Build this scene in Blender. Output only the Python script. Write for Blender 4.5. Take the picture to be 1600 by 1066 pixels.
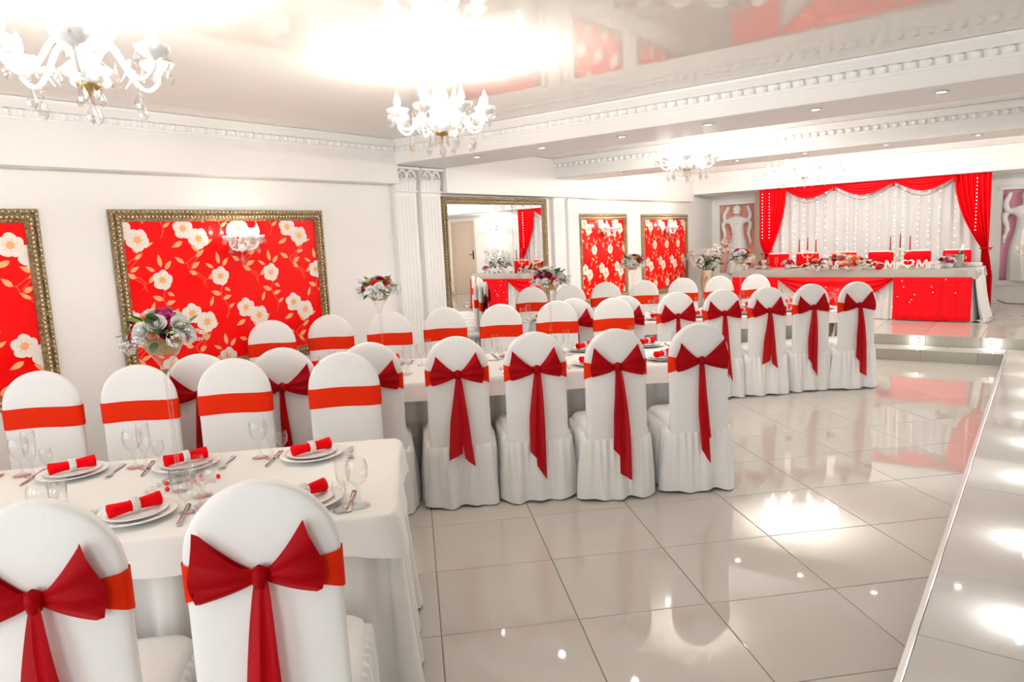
import bpy, bmesh, math, random
from mathutils import Matrix, Vector
for o in list(bpy.data.objects): bpy.data.objects.remove(o)
scene = bpy.context.scene
COL = scene.collection
PI = math.pi
S2 = math.sqrt(.5)

# ---------------------------------------------------------------- camera
cam_d = bpy.data.cameras.new('camera'); cam = bpy.data.objects.new('camera', cam_d); COL.objects.link(cam)
cam_d.sensor_width = 36; cam_d.lens = 24.95; cam_d.clip_start = .05; cam_d.clip_end = 100
_r = Vector((0.79907452, 0.59942306, -0.0466036)); _u = Vector((-0.04762918, 0.14038157, 0.9889512)); _d = Vector((-0.59934244, 0.78802602, -0.14072537))
m = Matrix.Identity(4)
for i in range(3):
    m[i][0] = _r[i]; m[i][1] = _u[i]; m[i][2] = -_d[i]
m[2][3] = 1.6556
cam.matrix_world = m
scene.camera = cam

# ---------------------------------------------------------------- world, exposure, large lights
w = bpy.data.worlds.new('world'); scene.world = w; w.use_nodes = True
w.node_tree.nodes['Background'].inputs[0].default_value = (.93, .97, 1, 1)
w.node_tree.nodes['Background'].inputs[1].default_value = 1.2
scene.view_settings.view_transform = 'Standard'; scene.view_settings.look = 'None'
scene.view_settings.gamma = 1; scene.view_settings.use_curve_mapping = False
scene.view_settings.exposure = 0.05
cy = scene.cycles
cy.use_adaptive_sampling = True; cy.adaptive_threshold = .035
cy.max_bounces = 5; cy.diffuse_bounces = 4; cy.glossy_bounces = 3; cy.transmission_bounces = 3; cy.transparent_max_bounces = 12; cy.caustics_reflective = False; cy.caustics_refractive = False
LAMP = 1.0        # overall strength of the room's lamps
def area(name, loc, rot, sx, sy, power, col):
    l = bpy.data.lights.new(name, 'AREA'); l.shape = 'RECTANGLE'; l.size = sx; l.size_y = sy; l.energy = power; l.color = col
    o = bpy.data.objects.new(name, l); COL.objects.link(o); o.location = loc; o.rotation_euler = rot; return o
# added fill lights at windows assumed in the unseen wall behind the photographer
for i, x in enumerate((-4.2, -1.8, .9)):
    area('window_daylight', (x, -2.95, 1.5), (PI/2, 0, 0), 1.5, 1.9, 40, (.95, .98, 1))

# ---------------------------------------------------------------- helpers
def tag(o, label=None, cat=None, group=None, kind=None):
    if label: o['label'] = label
    if cat: o['category'] = cat
    if group: o['group'] = group
    if kind: o['kind'] = kind
    return o
def empty(name, loc=(0, 0, 0), rz=0, parent=None):
    o = bpy.data.objects.new(name, None); COL.objects.link(o); o.location = loc; o.rotation_euler = (0, 0, rz)
    o.empty_display_size = .05
    if parent: o.parent = parent
    return o
def inst(name, me, parent=None, loc=(0, 0, 0), rot=(0, 0, 0), sc=None):
    o = bpy.data.objects.new(name, me); COL.objects.link(o); o.location = loc; o.rotation_euler = rot
    if sc is not None: o.scale = sc if hasattr(sc, '__len__') else (sc, sc, sc)
    if parent: o.parent = parent
    return o
def kids(o): return [c for c in bpy.data.objects if c.parent == o]
class Tree:
    """remembers a built thing so that copies need no search"""
    def __init__(s, root): s.root = root; s.ch = []
def copy_tree(root, children, parent=None):
    """copy of a thing with its parts and sub-parts; children = {object: [its children]}"""
    c = root.copy(); COL.objects.link(c); c.parent = parent
    for k in children.get(root, []): copy_tree(k, children, c)
    return c
def child_map():
    d = {}
    for o in bpy.data.objects:
        if o.parent: d.setdefault(o.parent, []).append(o)
    return d
class MB:
    """collects faces, builds one mesh"""
    def __init__(s): s.v = []; s.f = []; s.mi = []; s.m = 0
    def vert(s, p): s.v.append(tuple(p)); return len(s.v) - 1
    def face(s, idx): s.f.append(tuple(idx)); s.mi.append(s.m)
    def poly(s, pts): n = len(s.v); s.v += [tuple(p) for p in pts]; s.face(range(n, n + len(pts)))
    def box(s, x0, x1, y0, y1, z0, z1):
        n = len(s.v)
        s.v += [(x, y, z) for z in (z0, z1) for y in (y0, y1) for x in (x0, x1)]
        for q in ((0, 2, 3, 1), (4, 5, 7, 6), (0, 1, 5, 4), (2, 6, 7, 3), (0, 4, 6, 2), (1, 3, 7, 5)): s.face([n + i for i in q])
        return s
    def bbox(s, x0, x1, y0, y1, z0, z1, b=.004):
        """box with chamfered edges on all sides"""
        n = len(s.v)
        for (a0, a1, c0, c1, z) in ((x0+b, x1-b, y0+b, y1-b, z0), (x0, x1, y0, y1, z0+b), (x0, x1, y0, y1, z1-b), (x0+b, x1-b, y0+b, y1-b, z1)):
            s.v += [(a0, c0, z), (a1, c0, z), (a1, c1, z), (a0, c1, z)]
        s.face([n+3, n+2, n+1, n]); s.face([n+12, n+13, n+14, n+15])
        for k in range(3):
            for i in range(4):
                j = (i+1) % 4; a = n + 4*k
                s.face([a+i, a+j, a+4+j, a+4+i])
        return s
    def grid(s, rows, wrap=False, wrapv=False):
        """rows: list of equal lists of points; wrap joins each row's ends"""
        n = len(s.v); nr = len(rows); nc = len(rows[0])
        for r in rows: s.v += [tuple(p) for p in r]
        for i in range(nr if wrapv else nr - 1):
            for j in range(nc if wrap else nc - 1):
                j2 = (j+1) % nc; i2 = (i+1) % nr
                s.face([n+i*nc+j, n+i*nc+j2, n+i2*nc+j2, n+i2*nc+j])
        return s
    def lathe(s, prof, seg=20, c=(0, 0, 0), scal=None):
        """prof: [(r, z)...]; scal(a, r, z) -> r factor"""
        rows = []
        for r, z in prof:
            rows.append([(c[0] + r*(scal(2*PI*k/seg, r, z) if scal else 1)*math.cos(2*PI*k/seg), c[1] + r*(scal(2*PI*k/seg, r, z) if scal else 1)*math.sin(2*PI*k/seg), c[2]+z) for k in range(seg)])
        return s.grid(rows, wrap=True)
    def tube(s, pts, rad, seg=8, cap=True):
        pts = [Vector(p) for p in pts]; rows = []; up = Vector((0, 0, 1)); prev = None
        for i, p in enumerate(pts):
            t = (pts[min(i+1, len(pts)-1)] - pts[max(i-1, 0)]).normalized()
            if prev is None:
                a = t.cross(up)
                if a.length < 1e-3: a = t.cross(Vector((1, 0, 0)))
                a.normalize()
            else:
                a = (prev - t*prev.dot(t)).normalized()
            prev = a; b = t.cross(a)
            r = rad[i] if hasattr(rad, '__len__') else rad
            rows.append([p + (a*math.cos(2*PI*k/seg) + b*math.sin(2*PI*k/seg))*r for k in range(seg)])
        n = len(s.v); s.grid(rows, wrap=True)
        if cap:
            s.face([n+k for k in range(seg)][::-1]); m_ = n + (len(rows)-1)*seg; s.face([m_+k for k in range(seg)])
        return s
    def ball(s, c, r, seg=8, rings=5, sz=1):
        rows = []
        for i in range(rings+1):
            a = -PI/2 + PI*i/rings; rr = max(r*math.cos(a), r*.02)
            rows.append([(c[0]+rr*math.cos(2*PI*k/seg), c[1]+rr*math.sin(2*PI*k/seg), c[2]+r*sz*math.sin(a)) for k in range(seg)])
        return s.grid(rows, wrap=True)
    def mesh(s, name, mats, smooth=True):
        me = bpy.data.meshes.new(name); me.from_pydata(s.v, [], s.f)
        for mm in (mats if isinstance(mats, (list, tuple)) else [mats]): me.materials.append(mm)
        if any(s.mi): me.polygons.foreach_set('material_index', s.mi)
        if smooth: me.polygons.foreach_set('use_smooth', [True]*len(s.f))
        bm = bmesh.new(); bm.from_mesh(me); bmesh.ops.recalc_face_normals(bm, faces=bm.faces); bm.to_mesh(me); bm.free()
        me.update(); return me
    def build(s, name, mats, parent=None, loc=(0, 0, 0), rot=(0, 0, 0), smooth=True):
        return inst(name, s.mesh(name, mats, smooth), parent, loc, rot)
def clip(poly, a, b, c):
    """keep a*x+b*y<=c"""
    out = []
    for i in range(len(poly)):
        p, q = poly[i], poly[(i+1) % len(poly)]; dp = a*p[0]+b*p[1]-c; dq = a*q[0]+b*q[1]-c
        if dp <= 0: out.append(p)
        if (dp < 0 and dq > 0) or (dp > 0 and dq < 0):
            t = dp/(dp-dq); out.append((p[0]+(q[0]-p[0])*t, p[1]+(q[1]-p[1])*t))
    return out
def cliprect(poly, x0, x1, y0, y1):
    for a in ((1, 0, x1), (-1, 0, -x0), (0, 1, y1), (0, -1, -y0)):
        if len(poly) < 3: return []
        poly = clip(poly, *a)
    return poly if len(poly) > 2 else []
def UV(u, v): return (S2*(u-v), S2*(u+v))       # table directions -> room
def lerp(a, b, t): return a + (b-a)*t

# ---------------------------------------------------------------- materials
def mat(name, col, rough=.5, metal=0, spec=.5, coat=0, coat_r=.03, bump=None, emis=0, ecol=None, vary=0, alpha_t=0, transl=0, noise=None, sheen=0):
    """procedural principled material; bump=(scale, strength, dist); noise=(scale, amount) colour mottling; alpha_t = part of the light let straight through (sheer cloth)"""
    M = bpy.data.materials.new(name); M.use_nodes = True; nt = M.node_tree; N = nt.nodes; L = nt.links
    b = N['Principled BSDF']; out = N['Material Output']
    b.inputs['Base Color'].default_value = (*col, 1); b.inputs['Roughness'].default_value = rough; b.inputs['Metallic'].default_value = metal
    b.inputs['Specular IOR Level'].default_value = spec; b.inputs['Coat Weight'].default_value = coat; b.inputs['Coat Roughness'].default_value = coat_r
    b.inputs['Sheen Weight'].default_value = sheen
    if emis:
        b.inputs['Emission Color'].default_value = (*(ecol or col), 1); b.inputs['Emission Strength'].default_value = emis
    tc = None
    if bump or noise:
        tc = N.new('ShaderNodeTexCoord')
    src = None
    if noise:
        n = N.new('ShaderNodeTexNoise'); n.inputs['Scale'].default_value = noise[0]; n.inputs['Detail'].default_value = 4; L.new(tc.outputs['Object'], n.inputs['Vector'])
        mx = N.new('ShaderNodeMix'); mx.data_type = 'RGBA'; mx.inputs['A'].default_value = (*[c*(1-noise[1]) for c in col], 1); mx.inputs['B'].default_value = (*[min(1, c*(1+noise[1])) for c in col], 1)
        L.new(n.outputs['Fac'], mx.inputs['Factor']); src = mx.outputs['Result']
    if vary:
        oi = N.new('ShaderNodeObjectInfo'); mr = N.new('ShaderNodeMapRange'); mr.inputs['To Min'].default_value = 1-vary; mr.inputs['To Max'].default_value = 1+vary
        L.new(oi.outputs['Random'], mr.inputs['Value'])
        vm = N.new('ShaderNodeVectorMath'); vm.operation = 'SCALE'; vm.inputs[0].default_value = col
        if src: L.new(src, vm.inputs[0])
        L.new(mr.outputs['Result'], vm.inputs['Scale']); src = vm.outputs['Vector']
    if src: L.new(src, b.inputs['Base Color'])
    if bump:
        n = N.new('ShaderNodeTexNoise'); n.inputs['Scale'].default_value = bump[0]; n.inputs['Detail'].default_value = 3; L.new(tc.outputs['Object'], n.inputs['Vector'])
        bp = N.new('ShaderNodeBump'); bp.inputs['Strength'].default_value = bump[1]; bp.inputs['Distance'].default_value = bump[2]
        L.new(n.outputs['Fac'], bp.inputs['Height']); L.new(bp.outputs['Normal'], b.inputs['Normal'])
    sh = b.outputs[0]
    if transl:
        t = N.new('ShaderNodeBsdfTranslucent'); t.inputs['Color'].default_value = (*col, 1); mx = N.new('ShaderNodeMixShader'); mx.inputs[0].default_value = transl
        L.new(sh, mx.inputs[1]); L.new(t.outputs[0], mx.inputs[2]); sh = mx.outputs[0]
    if alpha_t:
        t = N.new('ShaderNodeBsdfTransparent'); t.inputs['Color'].default_value = (*[max(.25, c) if i else 1 for i, c in enumerate(col)], 1) if col[0] > .3 and col[1] < .2 else (1, 1, 1, 1)
        mx = N.new('ShaderNodeMixShader'); mx.inputs[0].default_value = alpha_t
        L.new(sh, mx.inputs[1]); L.new(t.outputs[0], mx.inputs[2]); sh = mx.outputs[0]
    L.new(sh, out.inputs[0])
    return M
def glass(name, tint=(1, 1, 1), base=.06, ior=3.0, power=.8):
    """thin clear glass: see-through, mirror-like towards its edges"""
    M = bpy.data.materials.new(name); M.use_nodes = True; nt = M.node_tree; N = nt.nodes; L = nt.links
    N.remove(N['Principled BSDF']); out = N['Material Output']
    t = N.new('ShaderNodeBsdfTransparent'); t.inputs[0].default_value = (*tint, 1)
    g = N.new('ShaderNodeBsdfGlossy'); g.inputs['Roughness'].default_value = .02
    fr = N.new('ShaderNodeLayerWeight'); fr.inputs[0].default_value = .5
    pw = N.new('ShaderNodeMath'); pw.operation = 'POWER'; pw.inputs[1].default_value = ior; L.new(fr.outputs['Facing'], pw.inputs[0])
    mp = N.new('ShaderNodeMapRange'); mp.inputs['To Min'].default_value = base; mp.inputs['To Max'].default_value = power
    L.new(pw.outputs[0], mp.inputs['Value'])
    mx = N.new('ShaderNodeMixShader'); L.new(mp.outputs['Result'], mx.inputs[0]); L.new(t.outputs[0], mx.inputs[1]); L.new(g.outputs[0], mx.inputs[2]); L.new(mx.outputs[0], out.inputs[0])
    return M
def emit(name, col, st, see=0):
    M = bpy.data.materials.new(name); M.use_nodes = True; nt = M.node_tree; nt.nodes.remove(nt.nodes['Principled BSDF'])
    e = nt.nodes.new('ShaderNodeEmission'); e.inputs[0].default_value = (*col, 1); e.inputs[1].default_value = st
    if see:             # lit glass that also lets the filament's light through
        t = nt.nodes.new('ShaderNodeBsdfTransparent'); mx = nt.nodes.new('ShaderNodeMixShader'); mx.inputs[0].default_value = see
        nt.links.new(e.outputs[0], mx.inputs[1]); nt.links.new(t.outputs[0], mx.inputs[2]); nt.links.new(mx.outputs[0], nt.nodes['Material Output'].inputs[0])
    else: nt.links.new(e.outputs[0], nt.nodes['Material Output'].inputs[0])
    return M
WALL = mat('wall_paint', (.87, .86, .84), .55, bump=(60, .05, .002))
PLASTER = mat('white_plaster', (.88, .875, .86), .5)
GLOSSCEIL = mat('stretch_ceiling', (.83, .785, .73), .03, spec=.42)
TILE = mat('floor_tile', (.60, .565, .52), .035, spec=.5, vary=.03, noise=(3, .03))
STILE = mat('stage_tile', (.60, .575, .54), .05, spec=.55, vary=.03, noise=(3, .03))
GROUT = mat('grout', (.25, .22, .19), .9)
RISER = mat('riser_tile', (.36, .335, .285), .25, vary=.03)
ALU = mat('aluminium_trim', (.80, .79, .77), .3, metal=.7)
CLOTH = mat('chair_cloth', (.86, .855, .84), .75, bump=(14, .25, .012), sheen=.2)
LINEN = mat('table_linen', (.87, .86, .83), .7, bump=(9, .15, .01), sheen=.15)
SKIRT = mat('table_skirt_cloth', (.84, .825, .79), .6, bump=(10, .2, .01), sheen=.3)
ORGANZA = mat('red_organza', (.50, .0, .006), .5, spec=.15, alpha_t=.12, transl=.3, bump=(30, .3, .008))
SASH = mat('red_sash', (.84, .028, .002), .6, spec=.1, transl=.12, bump=(18, .3, .008))
SATIN = mat('red_satin', (.84, .0, .006), .45, spec=.15, bump=(6, .3, .02))
HCLOTH = mat('white_satin_cloth', (.89, .885, .88), .55, bump=(8, .2, .01))
TULLE = mat('white_tulle', (.86, .855, .85), .7, transl=.3)
GOLD = mat('antique_gold', (.42, .32, .18), .3, metal=.9, bump=(60, 1, .04), noise=(80, .8))
GOLDP = mat('pale_gold', (.80, .69, .46), .22, metal=.9)
WALLPAPER = mat('red_wallpaper', (.90, .0, .0), .5, spec=.1, coat=.3, coat_r=.012)
PETAL = mat('printed_petal', (.88, .80, .73), .5, spec=.1, coat=.3, coat_r=.012)
PEACH = mat('printed_leaf', (.93, .46, .20), .5, spec=.1, coat=.3, coat_r=.012)
VINE = mat('printed_vine', (.92, .13, .06), .5, spec=.1, coat=.3, coat_r=.012)
MIRROR = mat('mirror_silver', (.93, .94, .93), .0, metal=1)
GLASS = glass('clear_glass', tint=(.975, .975, .97), base=.05, ior=2.2, power=.85)
CRYSTAL = glass('crystal', tint=(.93, .92, .90), base=.2, ior=1.6, power=.9)
OPAL = mat('opal_glass', (.9, .9, .89), .15, emis=.12, ecol=(1, .98, .95))  # faint glow put into the glass, though arms and cups are no lamps
FLAME = emit('candle_bulb', (1, .96, .88), 14, .5)
DOWNLIGHT = emit('downlight_lens', (1, .98, .94), 25)
LED = emit('step_led', (.95, .97, 1), 60)
FAIRY = emit('fairy_light', (1, .97, .92), 5)
CHROME = mat('chrome', (.8, .8, .8), .1, metal=1)
STEEL = mat('cutlery_steel', (.62, .6, .57), .18, metal=1)
PORC = mat('white_porcelain', (.88, .875, .86), .12)
NAPKIN = mat('red_napkin', (.84, .0, .004), .7, spec=.1, bump=(60, .25, .004))
PEARL = mat('pearl', (.9, .87, .82), .2, coat=.6)
REDBEAD = mat('red_bead', (.85, .01, .01), .25)
SAND = mat('gold_glitter', (.55, .36, .12), .4, metal=.5, bump=(200, 1, .01), noise=(150, .5))
LEAF = mat('dark_leaf', (.06, .12, .03), .5)
LEAFL = mat('lime_leaf', (.25, .5, .06), .5)
RWHITE = mat('white_rose', (.88, .87, .84), .6)
RCREAM = mat('cream_rose', (.88, .72, .55), .6)
RRED = mat('red_rose', (.75, .01, .02), .6)
RWINE = mat('wine_rose', (.22, .005, .03), .6)
RPINK = mat('magenta_rose', (.60, .06, .25), .6)
RPEACH = mat('peach_rose', (.92, .38, .14), .6)
RLIME = mat('lime_rose', (.72, .78, .42), .6)
SEQUIN = mat('silver_sequins', (.80, .77, .71), .25, metal=.5, bump=(260, 1, .02), noise=(300, .35))
REDLEATHER = mat('red_chair_cover', (.70, .0, .004), .6, spec=.1)
CANDLE = mat('dark_red_candle', (.32, .012, .03), .4)
WOODW = mat('pale_door', (.62, .50, .40), .4)
BRASS = mat('brass', (.5, .36, .14), .3, metal=1)
PINK = mat('pink_paint', (.95, .42, .34), .6)  # pink LED light of the left niche put into its base colour
PINK2 = mat('rose_paint', (.95, .45, .58), .6)  # rosy light in the right niche, likewise carried by the colour
STATUE = mat('white_statue', (.88, .87, .84), .5)
VASEW = mat('beige_vase', (.68, .56, .40), .4)
VASEG = mat('gold_leaf_relief', (.42, .25, .05), .35, metal=.6)
BLACK = mat('black_rubber', (.02, .02, .02), .5)
BUCKET = mat('ice_bucket_steel', (.75, .74, .7), .15, metal=1)
BOTTLE = mat('green_bottle', (.02, .06, .02), .1)

for M_ in (OPAL, FLAME, FAIRY, LED, DOWNLIGHT): M_.cycles.emission_sampling = 'NONE'      # lamps beside the bulbs do the lighting; the opal's painted glow stays unsampled
WX = -5.45          # left wall
PE = -.345          # platform edge
Y1, Y2, Z1, Z2 = 9.51, 9.866, .1414, .270
YB = 14.0; XR = 3.0; YF = -3.0
CZ = 2.70           # glossy ceiling
# ================================================================ THE SETTING
def struct(o): o['kind'] = 'structure'; return o
# ---- floor: bed plus diagonal tiles
floor = struct(MB().box(WX, PE, YF, Y1, -.06, -.004).build('floor', GROUT, smooth=False))
T = .6; G = .0022; TO = (-2.419, 2.453)
def tile_mesh(poly, z0, z1, name, mt, b=.0015):
    """tile with chamfered rim from a convex polygon"""
    n = len(poly); cx = sum(p[0] for p in poly)/n; cy = sum(p[1] for p in poly)/n
    def ins(k):
        out = []
        for i in range(n):
            p0, p, p1 = Vector(poly[i-1]), Vector(poly[i]), Vector(poly[(i+1) % n])
            a = (p-p0).normalized(); c = (p1-p).normalized(); na = Vector((-a.y, a.x)); nc = Vector((-c.y, c.x))
            bis = (na+nc); l = max(bis.length_squared/2, .2); out.append(p + bis*(k/l))
        return out
    mb = MB(); rows = [[(p.x, p.y, z0) for p in ins(0)], [(p.x, p.y, z1-b) for p in ins(0)], [(p.x, p.y, z1) for p in ins(b)]]
    mb.grid(rows, wrap=True); mb.face(range(2*n, 3*n))
    return mb.mesh(name, mt, smooth=False)
h = T/2 - G
full = tile_mesh([(-h, -h), (h, -h), (h, h), (-h, h)], -.004, 0, 'tile', TILE)
for i in range(-14, 22):
    for j in range(-14, 22):
        u, v = (i+.5)*T, (j+.5)*T; x, y = UV(u, v); x += TO[0]; y += TO[1]
        R_ = .45
        if x < WX-R_ or x > PE+R_ or y < -1.2-R_ or y > Y1+R_: continue
        if WX+R_ < x < PE-R_ and y < Y1-R_:
            inst('tile', full, floor, (x, y, 0), (0, 0, PI/4))
        else:
            p = [(x + UV(a, b)[0], y + UV(a, b)[1]) for a, b in ((-h, -h), (h, -h), (h, h), (-h, h))]
            p = cliprect(p, WX, PE-.002, YF, Y1-.002)
            if p:
                xs = [q[0] for q in p]; ys = [q[1] for q in p]
                if max(xs)-min(xs) > .03 and max(ys)-min(ys) > .03:
                    inst('tile', tile_mesh(p, -.004, 0, 'tile', TILE), floor)
# ---- lower step / platform (L-shaped), tiles, aluminium nosing
PX2 = PE + .356
step = MB(); step.box(PE+.004, PX2, YF, Y1, 0, Z1-.004); step.box(WX, PX2, Y1+.004, Y2, 0, Z1-.004)
step = struct(step.build('stage_step', GROUT, smooth=False))
k = -10
yy = 2.821 - .6035*9
while yy < Y1:
    y0, y1 = max(yy, YF), min(yy+.6035, Y1)
    inst('tile', tile_mesh([(PE+.022, y0+G), (PX2-.001, y0+G), (PX2-.001, y1-G), (PE+.022, y1-G)], Z1-.004, Z1, 'tile', STILE), step); yy += .6035
xx = PX2 - .57*.62
xs = [PX2]
while xx > WX: xs.append(xx); xx -= .57
xs.append(WX)
for a, b in zip(xs[1:], xs[:-1]):
    if b-a > .02: inst('tile', tile_mesh([(a+G, Y1), (b-G, Y1), (b-G, Y2-.001), (a+G, Y2-.001)], Z1-.004, Z1, 'tile', STILE), step)
struct(MB().bbox(PE-.004, PE+.02, YF, Y1-.001, .002, Z1+.003, .003).build('trim_1', ALU, smooth=False))
# risers: lower step
jx = [PE, -.597, -1.165, -1.733, -2.30, -2.87, -3.44, -4.01, -4.58, -5.15, WX]
for b, a in zip(jx[:-1], jx[1:]):
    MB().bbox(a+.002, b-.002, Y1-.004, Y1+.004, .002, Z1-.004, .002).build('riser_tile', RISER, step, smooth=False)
# ---- stage
stage = MB(); stage.box(WX, PX2, Y2+.004, YB, 0, Z2-.004); stage.box(PX2+.004, XR, YF, YB, 0, Z2-.004)
stage = struct(stage.build('stage_floor', GROUT, smooth=False))
jx2 = [PX2, -.026, -.594, -1.162, -1.729, -2.297, -2.865, -3.433, -4.0, -4.57, -5.137, WX]
for b, a in zip(jx2[:-1], jx2[1:]):
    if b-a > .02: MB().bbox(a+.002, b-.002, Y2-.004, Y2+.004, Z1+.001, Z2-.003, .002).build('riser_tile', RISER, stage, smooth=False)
yy = 2.821 - .6035*9
while yy < Y2:
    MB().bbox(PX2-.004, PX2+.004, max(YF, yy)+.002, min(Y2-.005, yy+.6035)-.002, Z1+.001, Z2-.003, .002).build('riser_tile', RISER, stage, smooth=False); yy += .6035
x = XR
ny = int((YB-Y2)/.6)+1
for i in range(15):
    x1 = PX2 - .6*(i-4); x0 = x1-.6
    if x1 <= WX: break
    x0 = max(x0, WX); x1 = min(x1, XR)
    for j in range(ny+ (11 if x0 > 0 else 0)):
        jj = j if j < ny else -(j-ny+1)
        y0 = Y2 + .6*jj; y1 = min(y0+.6, YB)
        if y1-y0 > .03: inst('tile', tile_mesh([(x0+G, y0+G), (x1-G, y0+G), (x1-G, y1-G), (x0+G, y1-G)], Z2-.004, Z2, 'tile', STILE), stage)
# step lights let into the risers
def step_light(loc, rz, lab):
    o = empty('step_light', loc, rz)      # local -y points out of the riser
    mb = MB(); mb.lathe([(.0, .0), (.024, .0), (.026, .004), (.026, .008), (.019, .009)], 16); b = mb.build('bezel', CHROME, o, rot=(PI/2, 0, 0), loc=(0, 0, 0))
    MB().lathe([(.0005, .007), (.019, .007), (.0191, .003)], 16).build('lens', LED, o, rot=(PI/2, 0, 0))
    l = bpy.data.lights.new('step_beam', 'POINT'); l.energy = 1.9*LAMP; l.shadow_soft_size = .012; l.color = (.95, .97, 1)
    lo = bpy.data.objects.new('step_beam', l); COL.objects.link(lo); lo.parent = o; lo.location = (0, -.028, 0)
    tag(o, lab, 'step light', 'small round lights in the step risers')
for i, x in enumerate((-.474, -1.244, -2.014, -2.784, -3.554)):
    step_light((x, Y2-.004, .212), 0, ['bright round step light in the far riser nearest the platform corner', 'bright round step light in front of the red draped table panel', 'round step light in the far riser hidden behind the last white chair', 'round step light behind the middle chairs of the far table', 'round step light low behind the far table'][i])
for i, y in enumerate((2.3, 3.1, 3.95, 4.95, 5.75, 6.55, 7.4, 8.3, 9.2)):
    step_light((PX2-.004, y, .212), -PI/2, ['nearest', 'second', 'third', 'fourth', 'fifth', 'sixth', 'seventh', 'eighth', 'ninth'][i] + ' round light along the right-hand platform riser')
# ---- walls
wl = MB().box(WX-.2, WX, YF, YB, 0, 3); struct(wl.build('wall_left', WALL, smooth=False))
wb = MB().box(WX-.2, XR+.2, YB+.12, YB+.3, 0, 3)
# wall face at y=YB with openings for the two statue niches and the door
NL = (-5.30, -4.60, .80, 2.14); NR = (-.64, .06, .64, 2.08); DR = (1.55, 2.42, Z2, 2.22)
def wall_with_holes(mb, x0, x1, z0, z1, y0, y1, holes):
    xs = sorted({x0, x1, *[h_[0] for h_ in holes], *[h_[1] for h_ in holes]})
    for a, b in zip(xs[:-1], xs[1:]):
        hs = [h_ for h_ in holes if h_[0] <= a+1e-6 and h_[1] >= b-1e-6]
        zz = z0
        for h_ in sorted(hs, key=lambda q: q[2]):
            if h_[2] > zz: mb.box(a, b, y0, y1, zz, h_[2])
            zz = h_[3]
        if zz < z1: mb.box(a, b, y0, y1, zz, z1)
wall_with_holes(wb, WX, XR, 0, 3, YB, YB+.12, [NL, NR, DR])
struct(wb.build('wall_back', WALL, smooth=False))
struct(MB().box(XR, XR+.2, YF, YB, 0, 3).build('wall_right', WALL, smooth=False))
wn = MB(); wall_with_holes(wn, WX-.2, XR+.2, 0, 3, YF-.2, YF, [(x-.75, x+.75, .55, 2.45) for x in (-4.2, -1.8, .9)])
struct(wn.build('wall_near', WALL, smooth=False))
n_ = 0
for x in (-4.2, -1.8, .9):
    n_ += 1; mb = MB()
    for a, b, c, d in ((-.75, -.69, .55, 2.45), (.69, .75, .55, 2.45), (-.03, .03, .55, 2.45), (-.69, .69, .55, .61), (-.69, .69, 2.39, 2.45)): mb.box(x+a, x+b, YF-.14, YF-.08, c, d)
    struct(mb.build('window_%d' % n_, PLASTER, smooth=False))
# door on the stage, seen in the mirror
dr = struct(empty('door_1', (0, 0, 0)))
MB().bbox(DR[0]+.05, DR[1]-.05, YB+.02, YB+.06, Z2+.005, DR[3]-.05, .003).build('door_leaf', WOODW, dr, smooth=False)
for a, b, c, d in ((DR[0], DR[0]+.05, Z2, DR[3]), (DR[1]-.05, DR[1], Z2, DR[3]), (DR[0]+.05, DR[1]-.05, DR[3]-.05, DR[3])):
    MB().bbox(a, b, YB-.015, YB+.08, c, d, .004).build('door_frame', WOODW, dr, smooth=False)
for z0, z1 in ((.45, 1.05), (1.2, 2.05)):
    mb = MB()
    for a, b, c, d in ((.14, .16, z0, z1), (.71, .73, z0, z1), (.16, .71, z0, z0+.02), (.16, .71, z1-.02, z1)): mb.box(DR[0]+a, DR[0]+b, YB+.012, YB+.021, c, d)
    mb.build('door_panel', WOODW, dr, smooth=False)
hd = MB(); hd.bbox(DR[0]+.09, DR[0]+.125, YB+.008, YB+.02, 1.2, 1.42, .003); hd.tube([(DR[0]+.107, YB+.01, 1.33), (DR[0]+.107, YB-.04, 1.33), (DR[0]+.22, YB-.04, 1.33)], .009, 8)
hd.build('door_handle', BLACK, dr)
for i, (a, b, c, d, z) in enumerate(((NR[1], DR[0], YB-.012, YB, Z2), (DR[1], XR, YB-.012, YB, Z2))):
    struct(MB().bbox(a, b, c, d, z, z+.07, .003).build('baseboard_back', WOODW, smooth=False))
# ---- ceiling: glossy fields, beams, cornices
struct(MB().box(WX, XR, YF, YB, CZ, CZ+.1).build('ceiling', GLOSSCEIL, smooth=False))
def cornice(parent, a, b, z, nrm):
    """moulding along a->b at the top of a beam face; nrm is the outward direction; dentil pieces below it"""
    a = Vector(a); b = Vector(b); nrm = Vector(nrm); L_ = (b-a).length; t = (b-a).normalized()
    prof = [(0, -.135), (.012, -.135), (.014, -.12), (.004, -.115), (.004, -.075), (.022, -.068), (.03, -.055), (.05, -.03), (.058, -.022), (.06, -.002), (0, -.002)]
    rows = [[p + nrm*o for p in (a, b)] for o, dz in prof]
    rows = [[(p.x, p.y, z+prof[i][1]) for p in r] for i, r in enumerate(rows)]
    mb = MB(); mb.grid(rows); c = mb.build('cornice', PLASTER, parent, smooth=False)
    n = int(L_/.082); me = cornice.mesh.get(tuple(nrm))
    if me is None:
        q = MB(); rows = []
        for i in range(5):
            an = PI*i/4
            rows.append([( t.x*.024*math.cos(an)*(1-.25*k) + nrm.x*(.004+.024*math.sin(an)*(1-.25*k)), t.y*.024*math.cos(an)*(1-.25*k) + nrm.y*(.004+.024*math.sin(an)*(1-.25*k)), -.112+.036*k) for k in (0, .6, 1)])
        q.grid(rows); q.face([0, 3, 6, 9, 12]); me = q.mesh('egg', PLASTER); cornice.mesh[tuple(nrm)] = me
    for k in range(n):
        p = a + t*(L_*(k+.5)/n); inst('egg_moulding', me, c, (p.x, p.y, z))
cornice.mesh = {}
BX = -5.30
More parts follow.
